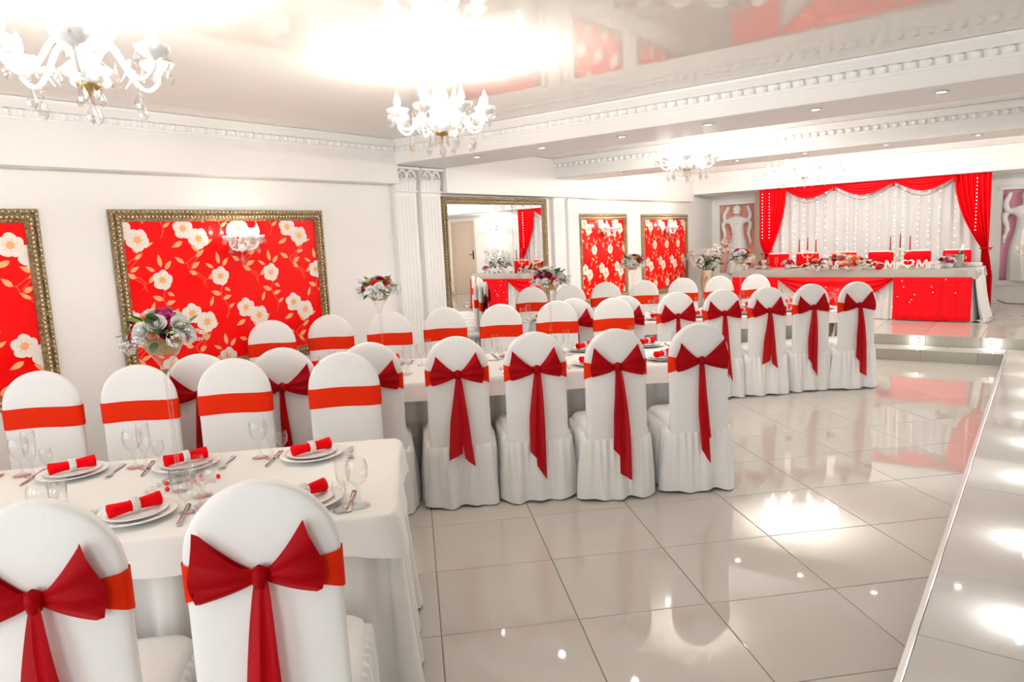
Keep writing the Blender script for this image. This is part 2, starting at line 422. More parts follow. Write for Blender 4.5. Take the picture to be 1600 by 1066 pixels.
b = struct(MB().bbox(WX, BX, YF, 5.2, 2.275, CZ-.001, .004).build('ceiling_beam', WALL, smooth=False))
cornice(b, (BX, .2, 0), (BX, 5.17, 0), CZ, (1, 0, 0))
B1 = (5.17, 5.96); B2 = (8.12, 8.86); BZ = 2.465
b = struct(MB().bbox(WX, XR, B1[0], B1[1], BZ, CZ-.001, .006).build('ceiling_beam', WALL, smooth=False)); cornice(b, (BX+.06, B1[0], 0), (.9, B1[0], 0), CZ, (0, -1, 0))
b = struct(MB().bbox(WX, XR, B2[0], B2[1], BZ-.02, CZ-.001, .006).build('ceiling_beam', WALL, smooth=False)); cornice(b, (WX, B2[0], 0), (1.0, B2[0], 0), CZ, (0, -1, 0))
b = struct(MB().bbox(WX, XR, 12.8, YB, 2.33, CZ-.001, .006).build('ceiling_beam', WALL, smooth=False))
b = struct(MB().bbox(WX, WX+.12, B1[1], 12.8, 2.2, CZ-.001, .006).build('ceiling_beam', WALL, smooth=False)); cornice(b, (WX+.12, B2[1], 0), (WX+.12, 12.8, 0), CZ, (1, 0, 0))
# recessed lights in the beams' undersides
def downlight(x, y, z, lab):
    o = empty('downlight', (x, y, z))
    MB().lathe([(.031, -.0005), (.045, -.001), (.045, -.006), (.034, -.008), (.031, -.004)], 18).build('rim', CHROME, o)
    MB().lathe([(.0005, -.003), (.031, -.003)], 18).build('lens', DOWNLIGHT, o)
    l = bpy.data.lights.new('downlight_beam', 'SPOT'); l.energy = 22*LAMP; l.spot_size = 2.2; l.spot_blend = .8; l.shadow_soft_size = .03; l.color = (1, .97, .92)
    lo = bpy.data.objects.new('downlight_beam', l); COL.objects.link(lo); lo.parent = o; lo.location = (0, 0, -.012)
    tag(o, lab, 'ceiling light', 'recessed lights under the ceiling beams')
for i, x in enumerate((-4.45, -3.69, -2.885, -2.14, -1.36, -.6)):
    downlight(x, 5.43, BZ, ['first', 'second', 'third', 'fourth', 'fifth', 'sixth'][i] + ' recessed light from the left wall under the nearest cross beam')
for i, x in enumerate((-4.43, -2.93, -2.185, -1.39, -.6)):
    downlight(x, 8.3, BZ-.02, ['first', 'second', 'third', 'fourth', 'fifth'][i] + ' recessed light from the left wall under the far cross beam')
# pilasters with capitals under the beams
def pilaster(y0, y1, ztop):
    o = struct(empty('trim_%d' % pilaster.n, (WX, (y0+y1)/2, 0))); pilaster.n += 1; hw = (y1-y0)/2
    MB().bbox(0, .05, -hw, hw, 0, ztop, .004).build('shaft', PLASTER, o, smooth=False)
    k = 5
    for i in range(k):
        c = -hw*.72 + 2*hw*.72*i/(k-1)
        MB().bbox(.048, .0535, c-.014, c+.014, .25, ztop-.3, .004).build('flute', PLASTER, o, smooth=False)
    MB().bbox(0, .07, -hw-.015, hw+.015, ztop-.26, ztop-.235, .006).build('neck_ring', PLASTER, o, smooth=False)
    MB().bbox(0, .1, -hw-.03, hw+.03, ztop-.03, ztop, .006).build('abacus', PLASTER, o, smooth=False)
    for s in (-1, 1):                       # scrolls
        pts = [(.065+.01*math.sin(t*.3), s*(hw*.35+ (.075-.0045*t)*math.cos(t*.55)), ztop-.1+(.075-.0045*t)*math.sin(t*.55)) for t in range(15)]
        MB().tube(pts, [.017-.0007*t for t in range(15)], 7).build('scroll', PLASTER, o)
    for i in range(5):                      # acanthus leaves
        c = -hw*.8+2*hw*.8*i/4
        mb = MB(); rows = []
        for t in range(7):
            q = t/6; wd = .034*math.sin(PI*min(1, .25+q*.75))+.004
            rows.append([(.052+.05*q*q+.012*(1-abs(e)), c+e*wd, ztop-.235+.16*q-.07*max(0, q-.7)**1*2) for e in (-1, -.5, 0, .5, 1)])
        mb.grid(rows).build('acanthus_leaf', PLASTER, o)
    return o
pilaster.n = 2
for y0, y1 in ((5.24, 5.54), (5.62, 5.92), (8.17, 8.45), (8.53, 8.81)): pilaster(y0, y1, BZ-.005 if y0 < 6 else BZ-.025)
# ================================================================ FRAMED PANELS AND MIRROR ON THE LEFT WALL
def frame_parts(o, wd, ht, fw, mats_=(None,)):
    """picture frame in local (y across, z up, x out of the wall), outer size wd x ht, rail width fw"""
    prof = [(0, 0), (0, .022), (.010, .030), (.026, .034), (.030, .026), (.036, .026), (.042, .038), (.066, .034), (.078, .022), (fw, .016), (fw, .004)]
    def ring(d, hx): return [(hx, -wd/2+d, d), (hx, wd/2-d, d), (hx, wd/2-d, ht-d), (hx, -wd/2+d, ht-d)]
    rr = [ring(d, hx) for d, hx in prof]
    for k in range(4):              # four mitred rails
        j = (k+1) % 4; mb = MB(); mb.grid([[r[k], r[j]] for r in rr]); mb.build('frame_rail', GOLD, o, smooth=False)
    mb = MB(); st = .034            # beading along the rails
    for d, hx, r, step_ in ((.018, .033, .0085, st), (.055, .037, .011, .03)):
        for (y0, z0), (y1, z1) in (((-wd/2+d, d), (wd/2-d, d)), ((wd/2-d, d), (wd/2-d, ht-d)), ((wd/2-d, ht-d), (-wd/2+d, ht-d)), ((-wd/2+d, ht-d), (-wd/2+d, d))):
            n = int(math.hypot(y1-y0, z1-z0)/step_)
            for i in range(n):
                t = (i+.5)/n; mb.ball((hx, lerp(y0, y1, t), lerp(z0, z1, t)), r, 5, 3)
    tag(mb.build('beading', GOLDP, o), kind='stuff')
def floral(o, wd, ht, seed, y_off=0, z_off=0, sc=1.0):
    """printed vines: clipped flat pieces lying on the sheet"""
    rnd = random.Random(seed); mb = MB(); X0, X1, Z0, Z1_ = -wd/2, wd/2, 0, ht; base = .0075
    def put(pts, lift, m):
        p = cliprect(pts, X0, X1, Z0, Z1_)
        if p: mb.m = m; mb.poly([(base+lift, a, b) for a, b in p])
    def leaf(x, z, ang, L, wdt):
        pts = []
        for i in range(7): t = i/6; pts.append((L*t, wdt*math.sin(PI*t**.8)))
        for i in range(5, 0, -1): t = i/6; pts.append((L*t, -wdt*.8*math.sin(PI*t**.8)))
        c, s = math.cos(ang), math.sin(ang)
        q = [(x+c*a-s*b, z+s*a+c*b) for a, b in pts]; put(q, .0008, 1)
        put([(x, z-.0012), (x+c*L*.85, z+s*L*.85), (x, z+.0012)], .0011, 2)
    def flower(x, z, r, a0):
        for k in range(5):
            a = a0 + 2*PI*k/5; pts = [(x, z)]
            for i in range(9):
                t = -1+2*i/8; rr = r*(1.0-.22*abs(t)**2.5 + .03*math.sin(5*t+k)); pts.append((x+rr*math.cos(a+t*.70), z+rr*math.sin(a+t*.70)))
            put(pts, .0014+.0001*k, 0)
        pts = [(x+r*.30*(1+.12*(i % 2))*math.cos(2*PI*i/10), z+r*.30*(1+.12*(i % 2))*math.sin(2*PI*i/10)) for i in range(10)]
        put(pts, .0022, 1)
        for k in range(7):
            a = a0+2*PI*k/7; put([(x, z), (x+r*.55*math.cos(a-.05), z+r*.55*math.sin(a-.05)), (x+r*.55*math.cos(a+.05), z+r*.55*math.sin(a+.05))], .0024, 1)
    def vine(pts, wv):
        for (a, b), (c, d) in zip(pts[:-1], pts[1:]):
            l = math.hypot(c-a, d-b) or 1; nx, nz = -(d-b)/l*wv, (c-a)/l*wv
            put([(a-nx, b-nz), (c-nx, d-nz), (c+nx, d+nz), (a+nx, b+nz)], .0004, 2)
    cw, ph = .48*sc, .67*sc
    ncol = int(wd/cw)+3
    for ci in range(-1, ncol):
        for ri in range(-2, int(ht/ph)+3):
            x = X0 + ci*cw + y_off; z = ht - .10 - ri*ph + z_off; r = .083*sc
            flower(x-.045*sc, z+.03*sc, r, .3); flower(x+.075*sc, z-.05*sc, r*1.05, .9)
            leaf(x-.06*sc, z-.07*sc, -2.7, .10*sc, .022*sc); leaf(x+.12*sc, z+.07*sc, 1.2, .09*sc, .016*sc)
            v1 = [(x+.03*sc+.075*sc*math.sin(t*1.1), z-.06*sc-t*.045*sc) for t in range(9)]; vine(v1, .0035*sc)
            v2 = [(x+.045*sc+.06*sc*math.sin(t*1.0+.25), z-.08*sc-t*.045*sc) for t in range(9)]; vine(v2, .003*sc)
            for i, (t, sd) in enumerate(((1, 1), (2, -1), (3, 1), (4, -1), (5, 1), (6, -1), (7, 1))):
                a, b = v1[t]; an = (-.6 if sd < 0 else .5) + (PI if sd < 0 else 0) + rnd.uniform(-.3, .3)
                leaf(a+sd*.02*sc, b, an, rnd.uniform(.065, .095)*sc, rnd.uniform(.015, .022)*sc)
                vine([(a, b), (a+sd*.02*sc, b)], .002*sc)
            # single bloom half way down
            x2, z2 = x-.25*sc, z-.36*sc
            flower(x2, z2, r*.95, .1)
            leaf(x2+.03*sc, z2+.08*sc, .9, .085*sc, .02*sc); leaf(x2-.05*sc, z2+.07*sc, 2.6, .08*sc, .015*sc); leaf(x2-.0*sc, z2+.1*sc, 1.7, .10*sc, .02*sc)
            v3 = [(x2+.02*sc-.03*sc*math.sin(t*.9), z2-.07*sc-t*.04*sc) for t in range(8)]; vine(v3, .0035*sc)
            leaf(v3[2][0], v3[2][1], 2.75, .09*sc, .022*sc); leaf(v3[3][0], v3[3][1], .3, .08*sc, .02*sc); leaf(v3[5][0], v3[5][1], .6, .07*sc, .015*sc); leaf(v3[1][0]+.03*sc, v3[1][1]+.01, -.5, .06*sc, .016*sc)
    tag(mb.build('floral_print', [PETAL, PEACH, VINE], o, smooth=False), kind='stuff')
def wall_panel(y0, y1, z0, z1, lab, seed, fw=.09, sc=1.0, yo=.03, zo=0):
    wd, ht = y1-y0, z1-z0
    o = empty('wallpaper_panel', (WX+.001, (y0+y1)/2, z0)); tag(o, lab, 'wall panel', 'framed floral panels on the left wall')
    frame_parts(o, wd, ht, fw)
    MB().box(.001, .0072, -wd/2+.02, wd/2-.02, .02, ht-.02).build('wallpaper_sheet', WALLPAPER, o, smooth=False)
    f_ = empty('print', (0, 0, 0)); bpy.data.objects.remove(f_)
    n0 = len(bpy.data.objects); floral(o, wd-2*fw+.03, ht-2*fw+.03, seed, yo, zo, sc)
    for c in o.children:
        if c.name.startswith('floral_print'): c.location.z = fw-.015
wall_panel(.15, 1.965, .70, 2.01, 'red floral panel cut off by the left edge of the picture', 1, yo=.16, zo=-.09)
wall_panel(2.412, 4.312, .70, 2.01, 'widest red floral panel reflecting a chandelier, left of the fluted pilasters', 2, yo=.04, zo=0)
wall_panel(8.84, 10.32, .66, 1.985, 'red floral panel directly right of the tall mirror', 3, yo=.15)
wall_panel(10.84, 12.72, .60, 1.975, 'farthest red floral panel, beside the tall white flower plant', 4, yo=.2, zo=.02)
mo = empty('wall_mirror', (WX+.030, 6.965, .30), -.0275); tag(mo, 'tall gold framed mirror between the two pairs of pilasters', 'mirror')
frame_parts(mo, 1.99, 1.875, .085)
MB().bbox(.001, .008, -.93, .260, .07, 1.81, .003).build('mirror_pane', MIRROR, mo, smooth=False)
MB().bbox(.001, .008, .264, .93, .07, 1.81, .003).build('mirror_pane', MIRROR, mo, smooth=False)

# ================================================================ CHAIRS
SH, SHZ, HALF = 1.085, .89, .195
def rrect(hx, hy, r, n):
    """points of a rounded rectangle, counter-clockwise, with arc length"""
    pts = []
    for cx, cy, a0 in ((hx-r, hy-r, 0), (-hx+r, hy-r, PI/2), (-hx+r, -hy+r, PI), (hx-r, -hy+r, 3*PI/2)):
        for i in range(n+1):
            a = a0 + PI/2*i/n; pts.append((cx+r*math.cos(a), cy+r*math.sin(a), a))
    return pts
def dense(pts, m):
    """resample closed polyline to m points -> (x, y, nx, ny, s)"""
    P = [Vector((p[0], p[1])) for p in pts]; L = [0]
    for i in range(len(P)): L.append(L[-1] + (P[(i+1) % len(P)]-P[i]).length)
    tot = L[-1]; out = []; j = 0
    for k in range(m):
        s = tot*k/m
        while L[j+1] < s: j += 1
        a, b = P[j], P[(j+1) % len(P)]; t = (s-L[j])/max(1e-9, L[j+1]-L[j]); p = a.lerp(b, t)
        d = (b-a)
        if d.length < 1e-9: d = Vector((1, 0))
        d.normalize(); out.append((p.x, p.y, d.y, -d.x, s, tot))
    return out
def backrest_mesh():
    mb = MB(); rows = []; n = 44
    zs = [(.36, 1.0), (.45, 1.0), (.60, .995), (.75, .99), (.85, .995), (SHZ, 1.0)]
    lv = [(z, HALF*k, .030) for z, k in zs]
    for i in range(1, 15):
        a = PI/2*i/14; lv.append((SHZ+(SH-SHZ)*math.sin(a), max(HALF*math.cos(a), .004), .030*(.35+.65*math.cos(a)**.35 if i < 14 else .25)))
    for z, hw, th in lv:
        row = []
        for k in range(n):
            a = 2*PI*k/n; c, s = math.cos(a), math.sin(a)
            x = hw*math.copysign(abs(c)**.45, c); y = th*math.copysign(abs(s)**.6, s)
            bul = .006*math.sin(PI*(z-.36)/.73)*(1-(x/HALF)**2)
            row.append((x, y-.205+(bul if s > 0 else -bul), z + .0*x))
        rows.append(row)
    mb.grid(rows, wrap=True); mb.face([len(mb.v)-n+k for k in range(n)]); return mb.mesh('backrest', CLOTH)
def seat_mesh():
    mb = MB(); rows = []
    base = dense([(x, y) for x, y, a in rrect(.205, .205, .06, 5)], 48)
    for z, k, g in ((.40, 0, .0), (.435, .002, 0), (.462, -.004, 0), (.476, -.018, 0), (.483, -.05, 0), (.486, -.12, 0), (.486, -.19, 0)):
        rows.append([(p[0]*(1+k/.205), p[1]*(1+k/.205)+.025, z) for p in base])
    mb.grid(rows, wrap=True); mb.face([len(mb.v)-48+i for i in range(48)]); return mb.mesh('seat', CLOTH)
def skirt_mesh(seed):
    rnd = random.Random(seed); mb = MB(); m = 232; base = dense([(x, y) for x, y, a in rrect(.207, .232, .05, 5)], m); rows = []
    ph = [rnd.uniform(0, 6.28) for _ in range(6)]; R = 9
    for i in range(R+1):
        t = max(0, i-1)/(R-1); row = []
        for (x, y, nx, ny, s, tot) in base:
            q = s/tot*2*PI
            top = .435 if y > -.1 else lerp(.435, .39, min(1, (-y-.1)/.1))
            fine = .0075*math.sin(q*36+ph[0]+.8*math.sin(3*q))*(1-t)**.8
            big = (.016*math.sin(q*13+ph[1]+.6*math.sin(q*2+ph[2])) + .009*math.sin(q*8+ph[3]))*min(1, t*1.6)
            off = .012+.022*t**.7 + fine + big
            z = lerp(top, .012+.006*math.sin(q*7+ph[4]), t)
            if i == 0: off = -.014; z += .012
            row.append((x+nx*off, y+ny*off+.0, z))
        rows.append(row)
    mb.grid(rows, wrap=True); return mb.mesh('skirt', CLOTH)
def sash_mesh():
    mb = MB(); n = 56; rows = []
    for j in range(6):
        t = j/5; row = []
        for k in range(n):
            a = 2*PI*k/n; c, s = math.cos(a), math.sin(a)
            x = (HALF+.004)*math.copysign(abs(c)**.45, c); y = .0365*math.copysign(abs(s)**.6, s)
            lo, hi = .783, .893
            if s < 0:
                g = max(0, 1-abs(x)/HALF)**.8; lo = lerp(.790, .842, g); hi = lerp(.893, .868, g); y -= .012*g
            dz = .004*math.sin(3*x/HALF+1)
            row.append((x, y-.205, lerp(lo, hi, t)+dz))
        rows.append(row)
    mb.grid(rows, wrap=True); return mb.mesh('sash', SASH)
def loop_mesh(sx, seed):
    """one ear of the bow: a folded loop of sheer ribbon, pinched at the knot, opening to a peaked outer edge"""
    rnd = random.Random(seed); mb = MB(); n = 9
    up = rnd.uniform(.088, .106); dn = rnd.uniform(.05, .066); ln = rnd.uniform(.152, .172); sk = rnd.uniform(.02, .045); p0 = rnd.uniform(0, 6)
    def sheet(front):
        rows = []
        for i in range(13):
            s = i/12; row = []
            for k in range(n):
                e = -1 + 2*k/(n-1); hh = .010 + (up*s**1.35 if e > 0 else dn*s**.7)
                x = .008 + ln*s - sk*s*max(0, e) - .012*s*max(0, -e)**2
                puff = .030*math.sin(PI*min(1, s*1.02))*(1-.55*e*e)
                crease = .017*s*math.sin(2.6*PI*e + p0 + 2*s)*(1-.3*s)
                y = -.250 - (.004 + .6*puff + crease if front else -.35*puff - .004 + .5*crease) - .010*s
                if s > .99: y = -.262 + .004*math.sin(5*e+p0)
                row.append((sx*x, y, .853 + .012*s + hh*e + (.012*s*s if e > .9 else 0)))
            rows.append(row)
        mb.grid(rows)
    sheet(True); sheet(False)
    return mb.mesh('bow_loop', ORGANZA)
def tail_mesh(x0, x1, z1, w1, seed, yoff=0):
    rnd = random.Random(seed); mb = MB(); rows = []; p0 = rnd.uniform(0, 6); sl = rnd.choice((-1, 1))*rnd.uniform(.02, .05); N_ = 16
    for i in range(N_+1):
        t = i/N_; wd = lerp(.020, w1, min(1, t*1.8)**.8); row = []
        for k in range(9):
            e = k/4-1
            z = lerp(.845, z1, t) + (sl*e if i == N_ else sl*e*t*t*.8)
            x = lerp(x0, x1, t) + e*wd/2 + .006*math.sin(3*t+p0)
            y = -.262+yoff - .012*math.sin(PI*min(1, t*3)*.5) + .007*math.sin(e*3.2+p0+2.5*t)*min(1, t*3) - (.02*max(0, t-.55) if True else 0)
            row.append((x, y, z))
        rows.append(row)
    mb.grid(rows); return mb.mesh('ribbon_tail', ORGANZA)
def knot_mesh():
    mb = MB(); mb.lathe([(.004, -.03), (.016, -.026), (.021, -.01), (.022, .006), (.018, .022), (.006, .03)], 12, scal=lambda a, r, z: 1+.12*math.sin(3*a+60*z))
    return mb.mesh('knot', ORGANZA)
BACK, SEAT, SASHM, KNOT = backrest_mesh(), seat_mesh(), sash_mesh(), knot_mesh()
SKIRTS = [skirt_mesh(i) for i in range(4)]
LOOPS = [(loop_mesh(-1, 10+i), loop_mesh(1, 20+i)) for i in range(5)]
TAILS = [(tail_mesh(-.004, -.01, .30, .075, 31), tail_mesh(.006, .03, .16, .075, 32, -.012)),
         (tail_mesh(-.004, .0, .26, .06, 33), tail_mesh(.006, .045, .22, .05, 34, -.012)),
         (tail_mesh(-.004, -.03, .30, .07, 35), tail_mesh(.006, .01, .20, .06, 36, -.012)),
         (tail_mesh(-.002, .01, .24, .06, 37), tail_mesh(.004, .015, .33, .05, 38, -.012)),
         (tail_mesh(-.006, -.035, .34, .085, 39), tail_mesh(.006, .05, .30, .06, 40, -.012))]
def chair(x, y, rz, var, lab, group):
    o = empty('banquet_chair', (x, y, 0), rz); tag(o, lab, 'chair', group)
    inst('seat', SEAT, o); inst('backrest', BACK, o); inst('skirt', SKIRTS[var % 4], o)
    s = inst('sash', SASHM, o); s['label'] = 'red sash tied round the backrest'
    inst('bow_loop', LOOPS[var % 5][0], s); inst('bow_loop', LOOPS[var % 5][1], s); inst('knot', KNOT, s, (0, -.262, .853))
    inst('ribbon_tail', TAILS[var % 5][0], s); inst('ribbon_tail', TAILS[var % 5][1], s)
    return o
ORD = ['first', 'second', 'third', 'fourth', 'fifth', 'sixth', 'seventh', 'eighth']
ROWS = {
 ('front', 'near'): [(-.948, 1.80), (-.424, 1.805)],
 ('front', 'far'): [(-1.996, 4.03), (-1.505, 4.02), (-1.009, 4.03), (-.41, 3.985)],
 ('middle', 'near'): [(-1.27, 4.30), (-.80, 4.34), (-.297, 4.33), (.235, 4.345), (.725, 4.32), (1.215, 4.22), (1.755, 4.22)],
 ('middle', 'far'): [(-1.20, 6.16), (-.74, 6.33), (-.224, 6.33), (.27, 6.42), (.776, 6.40), (1.296, 6.39), (1.831, 6.37)],
 ('far', 'near'): [(1.50, 6.56), (1.98, 6.53), (2.515, 6.58), (2.985, 6.58), (3.455, 6.57), (3.93, 6.60), (4.39, 6.54)],
 ('far', 'far'): [(1.42, 8.50), (1.89, 8.45), (2.38, 8.60), (2.86, 8.57), (3.37, 8.58), (3.85, 8.56), (4.31, 8.50)],
}
PLACES = []
for (tb, side), lst in ROWS.items():
    for i, (u, v) in enumerate(lst):
        sg = 1 if side == 'near' else -1
        v2 = v + sg*.205; x, y = UV(u, v2)
        rot = random.Random(i*7+len(tb)).uniform(-.06, .06)
        if side == 'near': lab = 'white chair with red bow, %s from left along the near side of %s table' % (ORD[i], tb)
        else: lab = 'white chair facing us with red band, %s from left beyond the %s table' % (ORD[i], tb)
        chair(x, y, PI/4 + rot*.5 + (0 if side == 'near' else PI), i*3+len(tb)+len(side), lab, 'chairs along the %s side of the %s table' % (side, tb))
        PLACES.append((tb, side, i, u, v))

# ================================================================ TABLES
TZ = .76
TABLES = {'front': (-3.6, -.105, 2.325, 3.30), 'middle': (-1.50, 2.10, 4.62, 5.62), 'far': (1.30, 4.62, 6.93, 7.92)}
def overcloth(mb, x0, x1, y0, y1, z, drop, seed):
    rnd = random.Random(seed); m = 200; hx, hy = (x1-x0)/2, (y1-y0)/2; cx, cy = (x0+x1)/2, (y0+y1)/2
    base = dense([(a, b) for a, b, c in rrect(hx, hy, .04, 4)], m); rows = []; p0 = rnd.uniform(0, 6)
    for i, (k, dz) in enumerate(((-.035, 0), (-.018, 0), (-.004, -.001), (.003, -.007), (.006, -.02), (.012, -.06), (.018, -drop))):
        row = []
        for (x, y, nx, ny, s, tot) in base:
            q = s/tot*2*PI; corner = max(0, 1-(hx-abs(x)+hy-abs(y))/.16)
            wob = (.006*math.sin(q*23+p0)+.005*math.sin(q*11))*(i-3)/3 if i > 3 else 0
            off = k + wob + (.035*corner*(i-3)/3 if i > 3 else 0)
            d = dz*(1+.25*corner) + (.004*math.sin(q*17) if i == 6 else 0)
            ddx, ddy = (math.copysign(1, x)*S2, math.copysign(1, y)*S2) if corner > .6 and i > 3 else (nx, ny)
            row.append((cx+x+ddx*off, cy+y+ddy*off, z+d))
        rows.append(row)
    mb.grid(rows, wrap=True); mb.face(range(m))
def pleated(mb, x0, x1, y0, y1, ztop, zbot, pitch, amp, seed, flare=.03):
    rnd = random.Random(seed); hx, hy = (x1-x0)/2, (y1-y0)/2; cx, cy = (x0+x1)/2, (y0+y1)/2
    per = 4*(hx+hy); npl = int(per/pitch); m = npl*12; base = dense([(a, b) for a, b, c in rrect(hx, hy, .03, 3)], m); rows = []
    ph = rnd.uniform(0, 6)
    for i in range(7):
        t = i/6; row = []
        for (x, y, nx, ny, s, tot) in base:
            q = s/tot*npl*2*PI; w_ = math.tanh(2.6*math.sin(q+.5*math.sin(q*.13+ph)))
            off = -.012 + amp*w_*(.6+.5*t) + flare*t*t + .008*t*math.sin(q*.31+ph)
            row.append((cx+x+nx*off, cy+y+ny*off, lerp(ztop, zbot, t)))
        rows.append(row)
    mb.grid(rows, wrap=True)
for tb, (u0, u1, v0, v1) in TABLES.items():
    o = empty('banquet_table', (0, 0, 0), PI/4); tag(o, 'long banquet table, the %s one of three in a row' % {'front': 'nearest', 'middle': 'middle', 'far': 'farthest'}[tb], 'table', 'long guest tables')
    MB().bbox(u0+.03, u1-.03, v0+.03, v1-.03, TZ-.04, TZ-.006, .004).build('tabletop', WOODW, o, smooth=False)
    for a in (u0+.15, u1-.15):
        for b in (v0+.15, v1-.15): MB().tube([(a, b, 0), (a, b, TZ-.04)], .025, 8).build('leg', STEEL, o)
    mb = MB(); overcloth(mb, u0, u1, v0, v1, TZ, .125, len(tb)); c = mb.build('tablecloth', LINEN, rot=(0, 0, PI/4)); tag(c, 'white linen cloth over the %s table' % {'front': 'nearest', 'middle': 'middle', 'far': 'farthest'}[tb], 'tablecloth', 'white table linen')
    ins_ = .05 if tb == 'front' else .19
    mb = MB(); pleated(mb, u0+.03, u1-.005, v0+ins_, v1-.01, TZ-.05, .012, .21, .034, len(tb)); c = mb.build('table_skirt', SKIRT, rot=(0, 0, PI/4)); tag(c, 'pleated ivory skirt hanging to the floor round the %s table' % {'front': 'nearest', 'middle': 'middle', 'far': 'farthest'}[tb], 'table skirt', 'white table linen')
# ================================================================ PLACE SETTINGS
def lath(prof, seg, mt, name): return MB().lathe(prof, seg).mesh(name, mt)
PLATE = lath([(.001, .004), (.08, .004), (.085, .006), (.10, .014), (.135, .020), (.1355, .0215), (.133, .0225), (.10, .017), (.084, .009), (.001, .008)], 36, PORC, 'dinner_plate')
SPLATE = lath([(.001, .004), (.06, .004), (.065, .006), (.08, .013), (.105, .018), (.1055, .0195), (.103, .0205), (.08, .016), (.064, .009), (.001, .008)], 32, PORC, 'side_plate')
WINE = lath([(.001, .006), (.034, .002), (.036, .004), (.012, .012), (.006, .02), (.005, .05), (.006, .07), (.010, .078), (.026, .09), (.036, .108), (.039, .13), (.036, .155), (.031, .168)], 20, GLASS, 'wine_glass')
FLUTE = lath([(.001, .006), (.030, .002), (.032, .004), (.010, .012), (.006, .02), (.005, .055), (.007, .068), (.016, .08), (.024, .105), (.027, .14), (.026, .175), (.024, .20)], 20, GLASS, 'champagne_flute')
SHOT = lath([(.001, .006), (.026, .002), (.027, .004), (.008, .010), (.005, .02), (.005, .04), (.012, .048), (.022, .062), (.025, .08), (.023, .098), (.021, .108)], 18, GLASS, 'sherry_glass')
GOBLET = lath([(.001, .006), (.034, .002), (.036, .004), (.010, .012), (.007, .02), (.007, .035), (.02, .045), (.042, .062), (.052, .085), (.050, .108), (.044, .122)], 22, GLASS, 'round_goblet')
TUMBLER = lath([(.001, .004), (.028, .002), (.030, .006), (.034, .09), (.0335, .09), (.029, .010)], 20, GLASS, 'tumbler')
def napkin_meshes():
    mb = MB(); rows = []; n = 18
    for i in range(13):
        t = i/12; e = abs(t-.5)*2; r = lerp(.0195, .0235, e**1.5)
        rows.append([((t-.5)*.17, r*math.cos(2*PI*k/n)*(1+.07*math.sin(3*2*PI*k/n+4*t)), .023 + r*math.sin(2*PI*k/n)*(1+.07*math.sin(2*2*PI*k/n+5*t))) for k in range(n)])
    mb.grid(rows, wrap=True); mb.face([k for k in range(n)]); mb.face([12*n+k for k in range(n)])
    # rolled edge spiral
    for sx in (-1, 1):
        mb.tube([(sx*.0855, (.019-.0014*t)*math.cos(t*.9), .023+(.019-.0014*t)*math.sin(t*.9)) for t in range(12)], .0018, 5)
    a = mb.mesh('napkin', NAPKIN)
    q = MB(); q.lathe([(.0205, -.012), (.0225, -.013), (.0232, 0), (.0225, .013), (.0205, .012)], 20)
    for i in range(14):
        for j in (-1, 0, 1):
            an = 2*PI*(i+.5*(j % 2))/14; q.ball((.0236*math.cos(an), .0236*math.sin(an), j*.0085), .0042, 5, 3)
    return a, q.mesh('napkin_ring', PEARL)
NAPM, RINGM = napkin_meshes()
def fork_mesh():
    mb = MB()
    def strip(prof, th=.0016):
        top = []; n = len(mb.v)
        rows = []
        for y, hw, z in prof: rows.append([(-hw, y, z), (0, y, z+.0008), (hw, y, z)])
        mb.grid(rows); mb.grid([[(a, b, c-th) for a, b, c in r] for r in rows])
    strip([(-.10, .008, .004), (-.095, .010, .004), (-.06, .0075, .003), (0, .004, .005), (.03, .0035, .008), (.045, .008, .007), (.058, .012, .004), (.066, .0125, .003)])
    for k in range(4):
        x = -.0105+.007*k; rows = [[(x-.0017, .066, .003), (x+.0017, .066, .003)], [(x-.0014, .09, .005), (x+.0014, .09, .005)], [(x-.0007, .102, .008), (x+.0007, .102, .008)]]
        mb.grid(rows); mb.grid([[(a, b, c-.0014) for a, b, c in r] for r in rows])
    return mb.mesh('fork', STEEL)
def knife_mesh():
    mb = MB(); rows = []
    for y, hw, z in ((-.11, .007, .006), (-.105, .009, .006), (-.06, .0075, .006), (-.005, .006, .006), (0, .005, .005)): rows.append([(-hw, y, z-.005), (-hw, y, z), (hw, y, z), (hw, y, z-.005)])
    mb.grid(rows, wrap=True); mb.face([0, 1, 2, 3])
    rows = []
    for y, a, b in ((0, -.006, .005), (.03, -.008, .007), (.08, -.008, .010), (.10, -.007, .008), (.112, -.004, .002)): rows.append([(a, y, .001), (b, y, .0025), (a, y, .003)])
    mb.grid(rows, wrap=True); return mb.mesh('knife', STEEL)
FORK, KNIFE = fork_mesh(), knife_mesh()
EDGE = {'front': (2.325, 3.30), 'middle': (4.62, 5.62), 'far': (6.93, 7.92)}
rnd = random.Random(5)
def put(name, me, u, v, z, rot, lab, cat, grp=None):
    x, y = UV(u, v); o = inst(name, me, None, (x, y, z), (0, 0, PI/4+rot)); tag(o, lab, cat, grp); return o
FINE = {  # plate centres read off the front table
 ('front', 'far', 1): (-1.465, 3.12), ('front', 'far', 2): (-1.004, 3.10), ('front', 'far', 3): (-.481, 3.09), ('front', 'far', 0): (-1.95, 3.12),
 ('front', 'near', 0): (-1.005, 2.53), ('front', 'near', 1): (-.43, 2.51)}
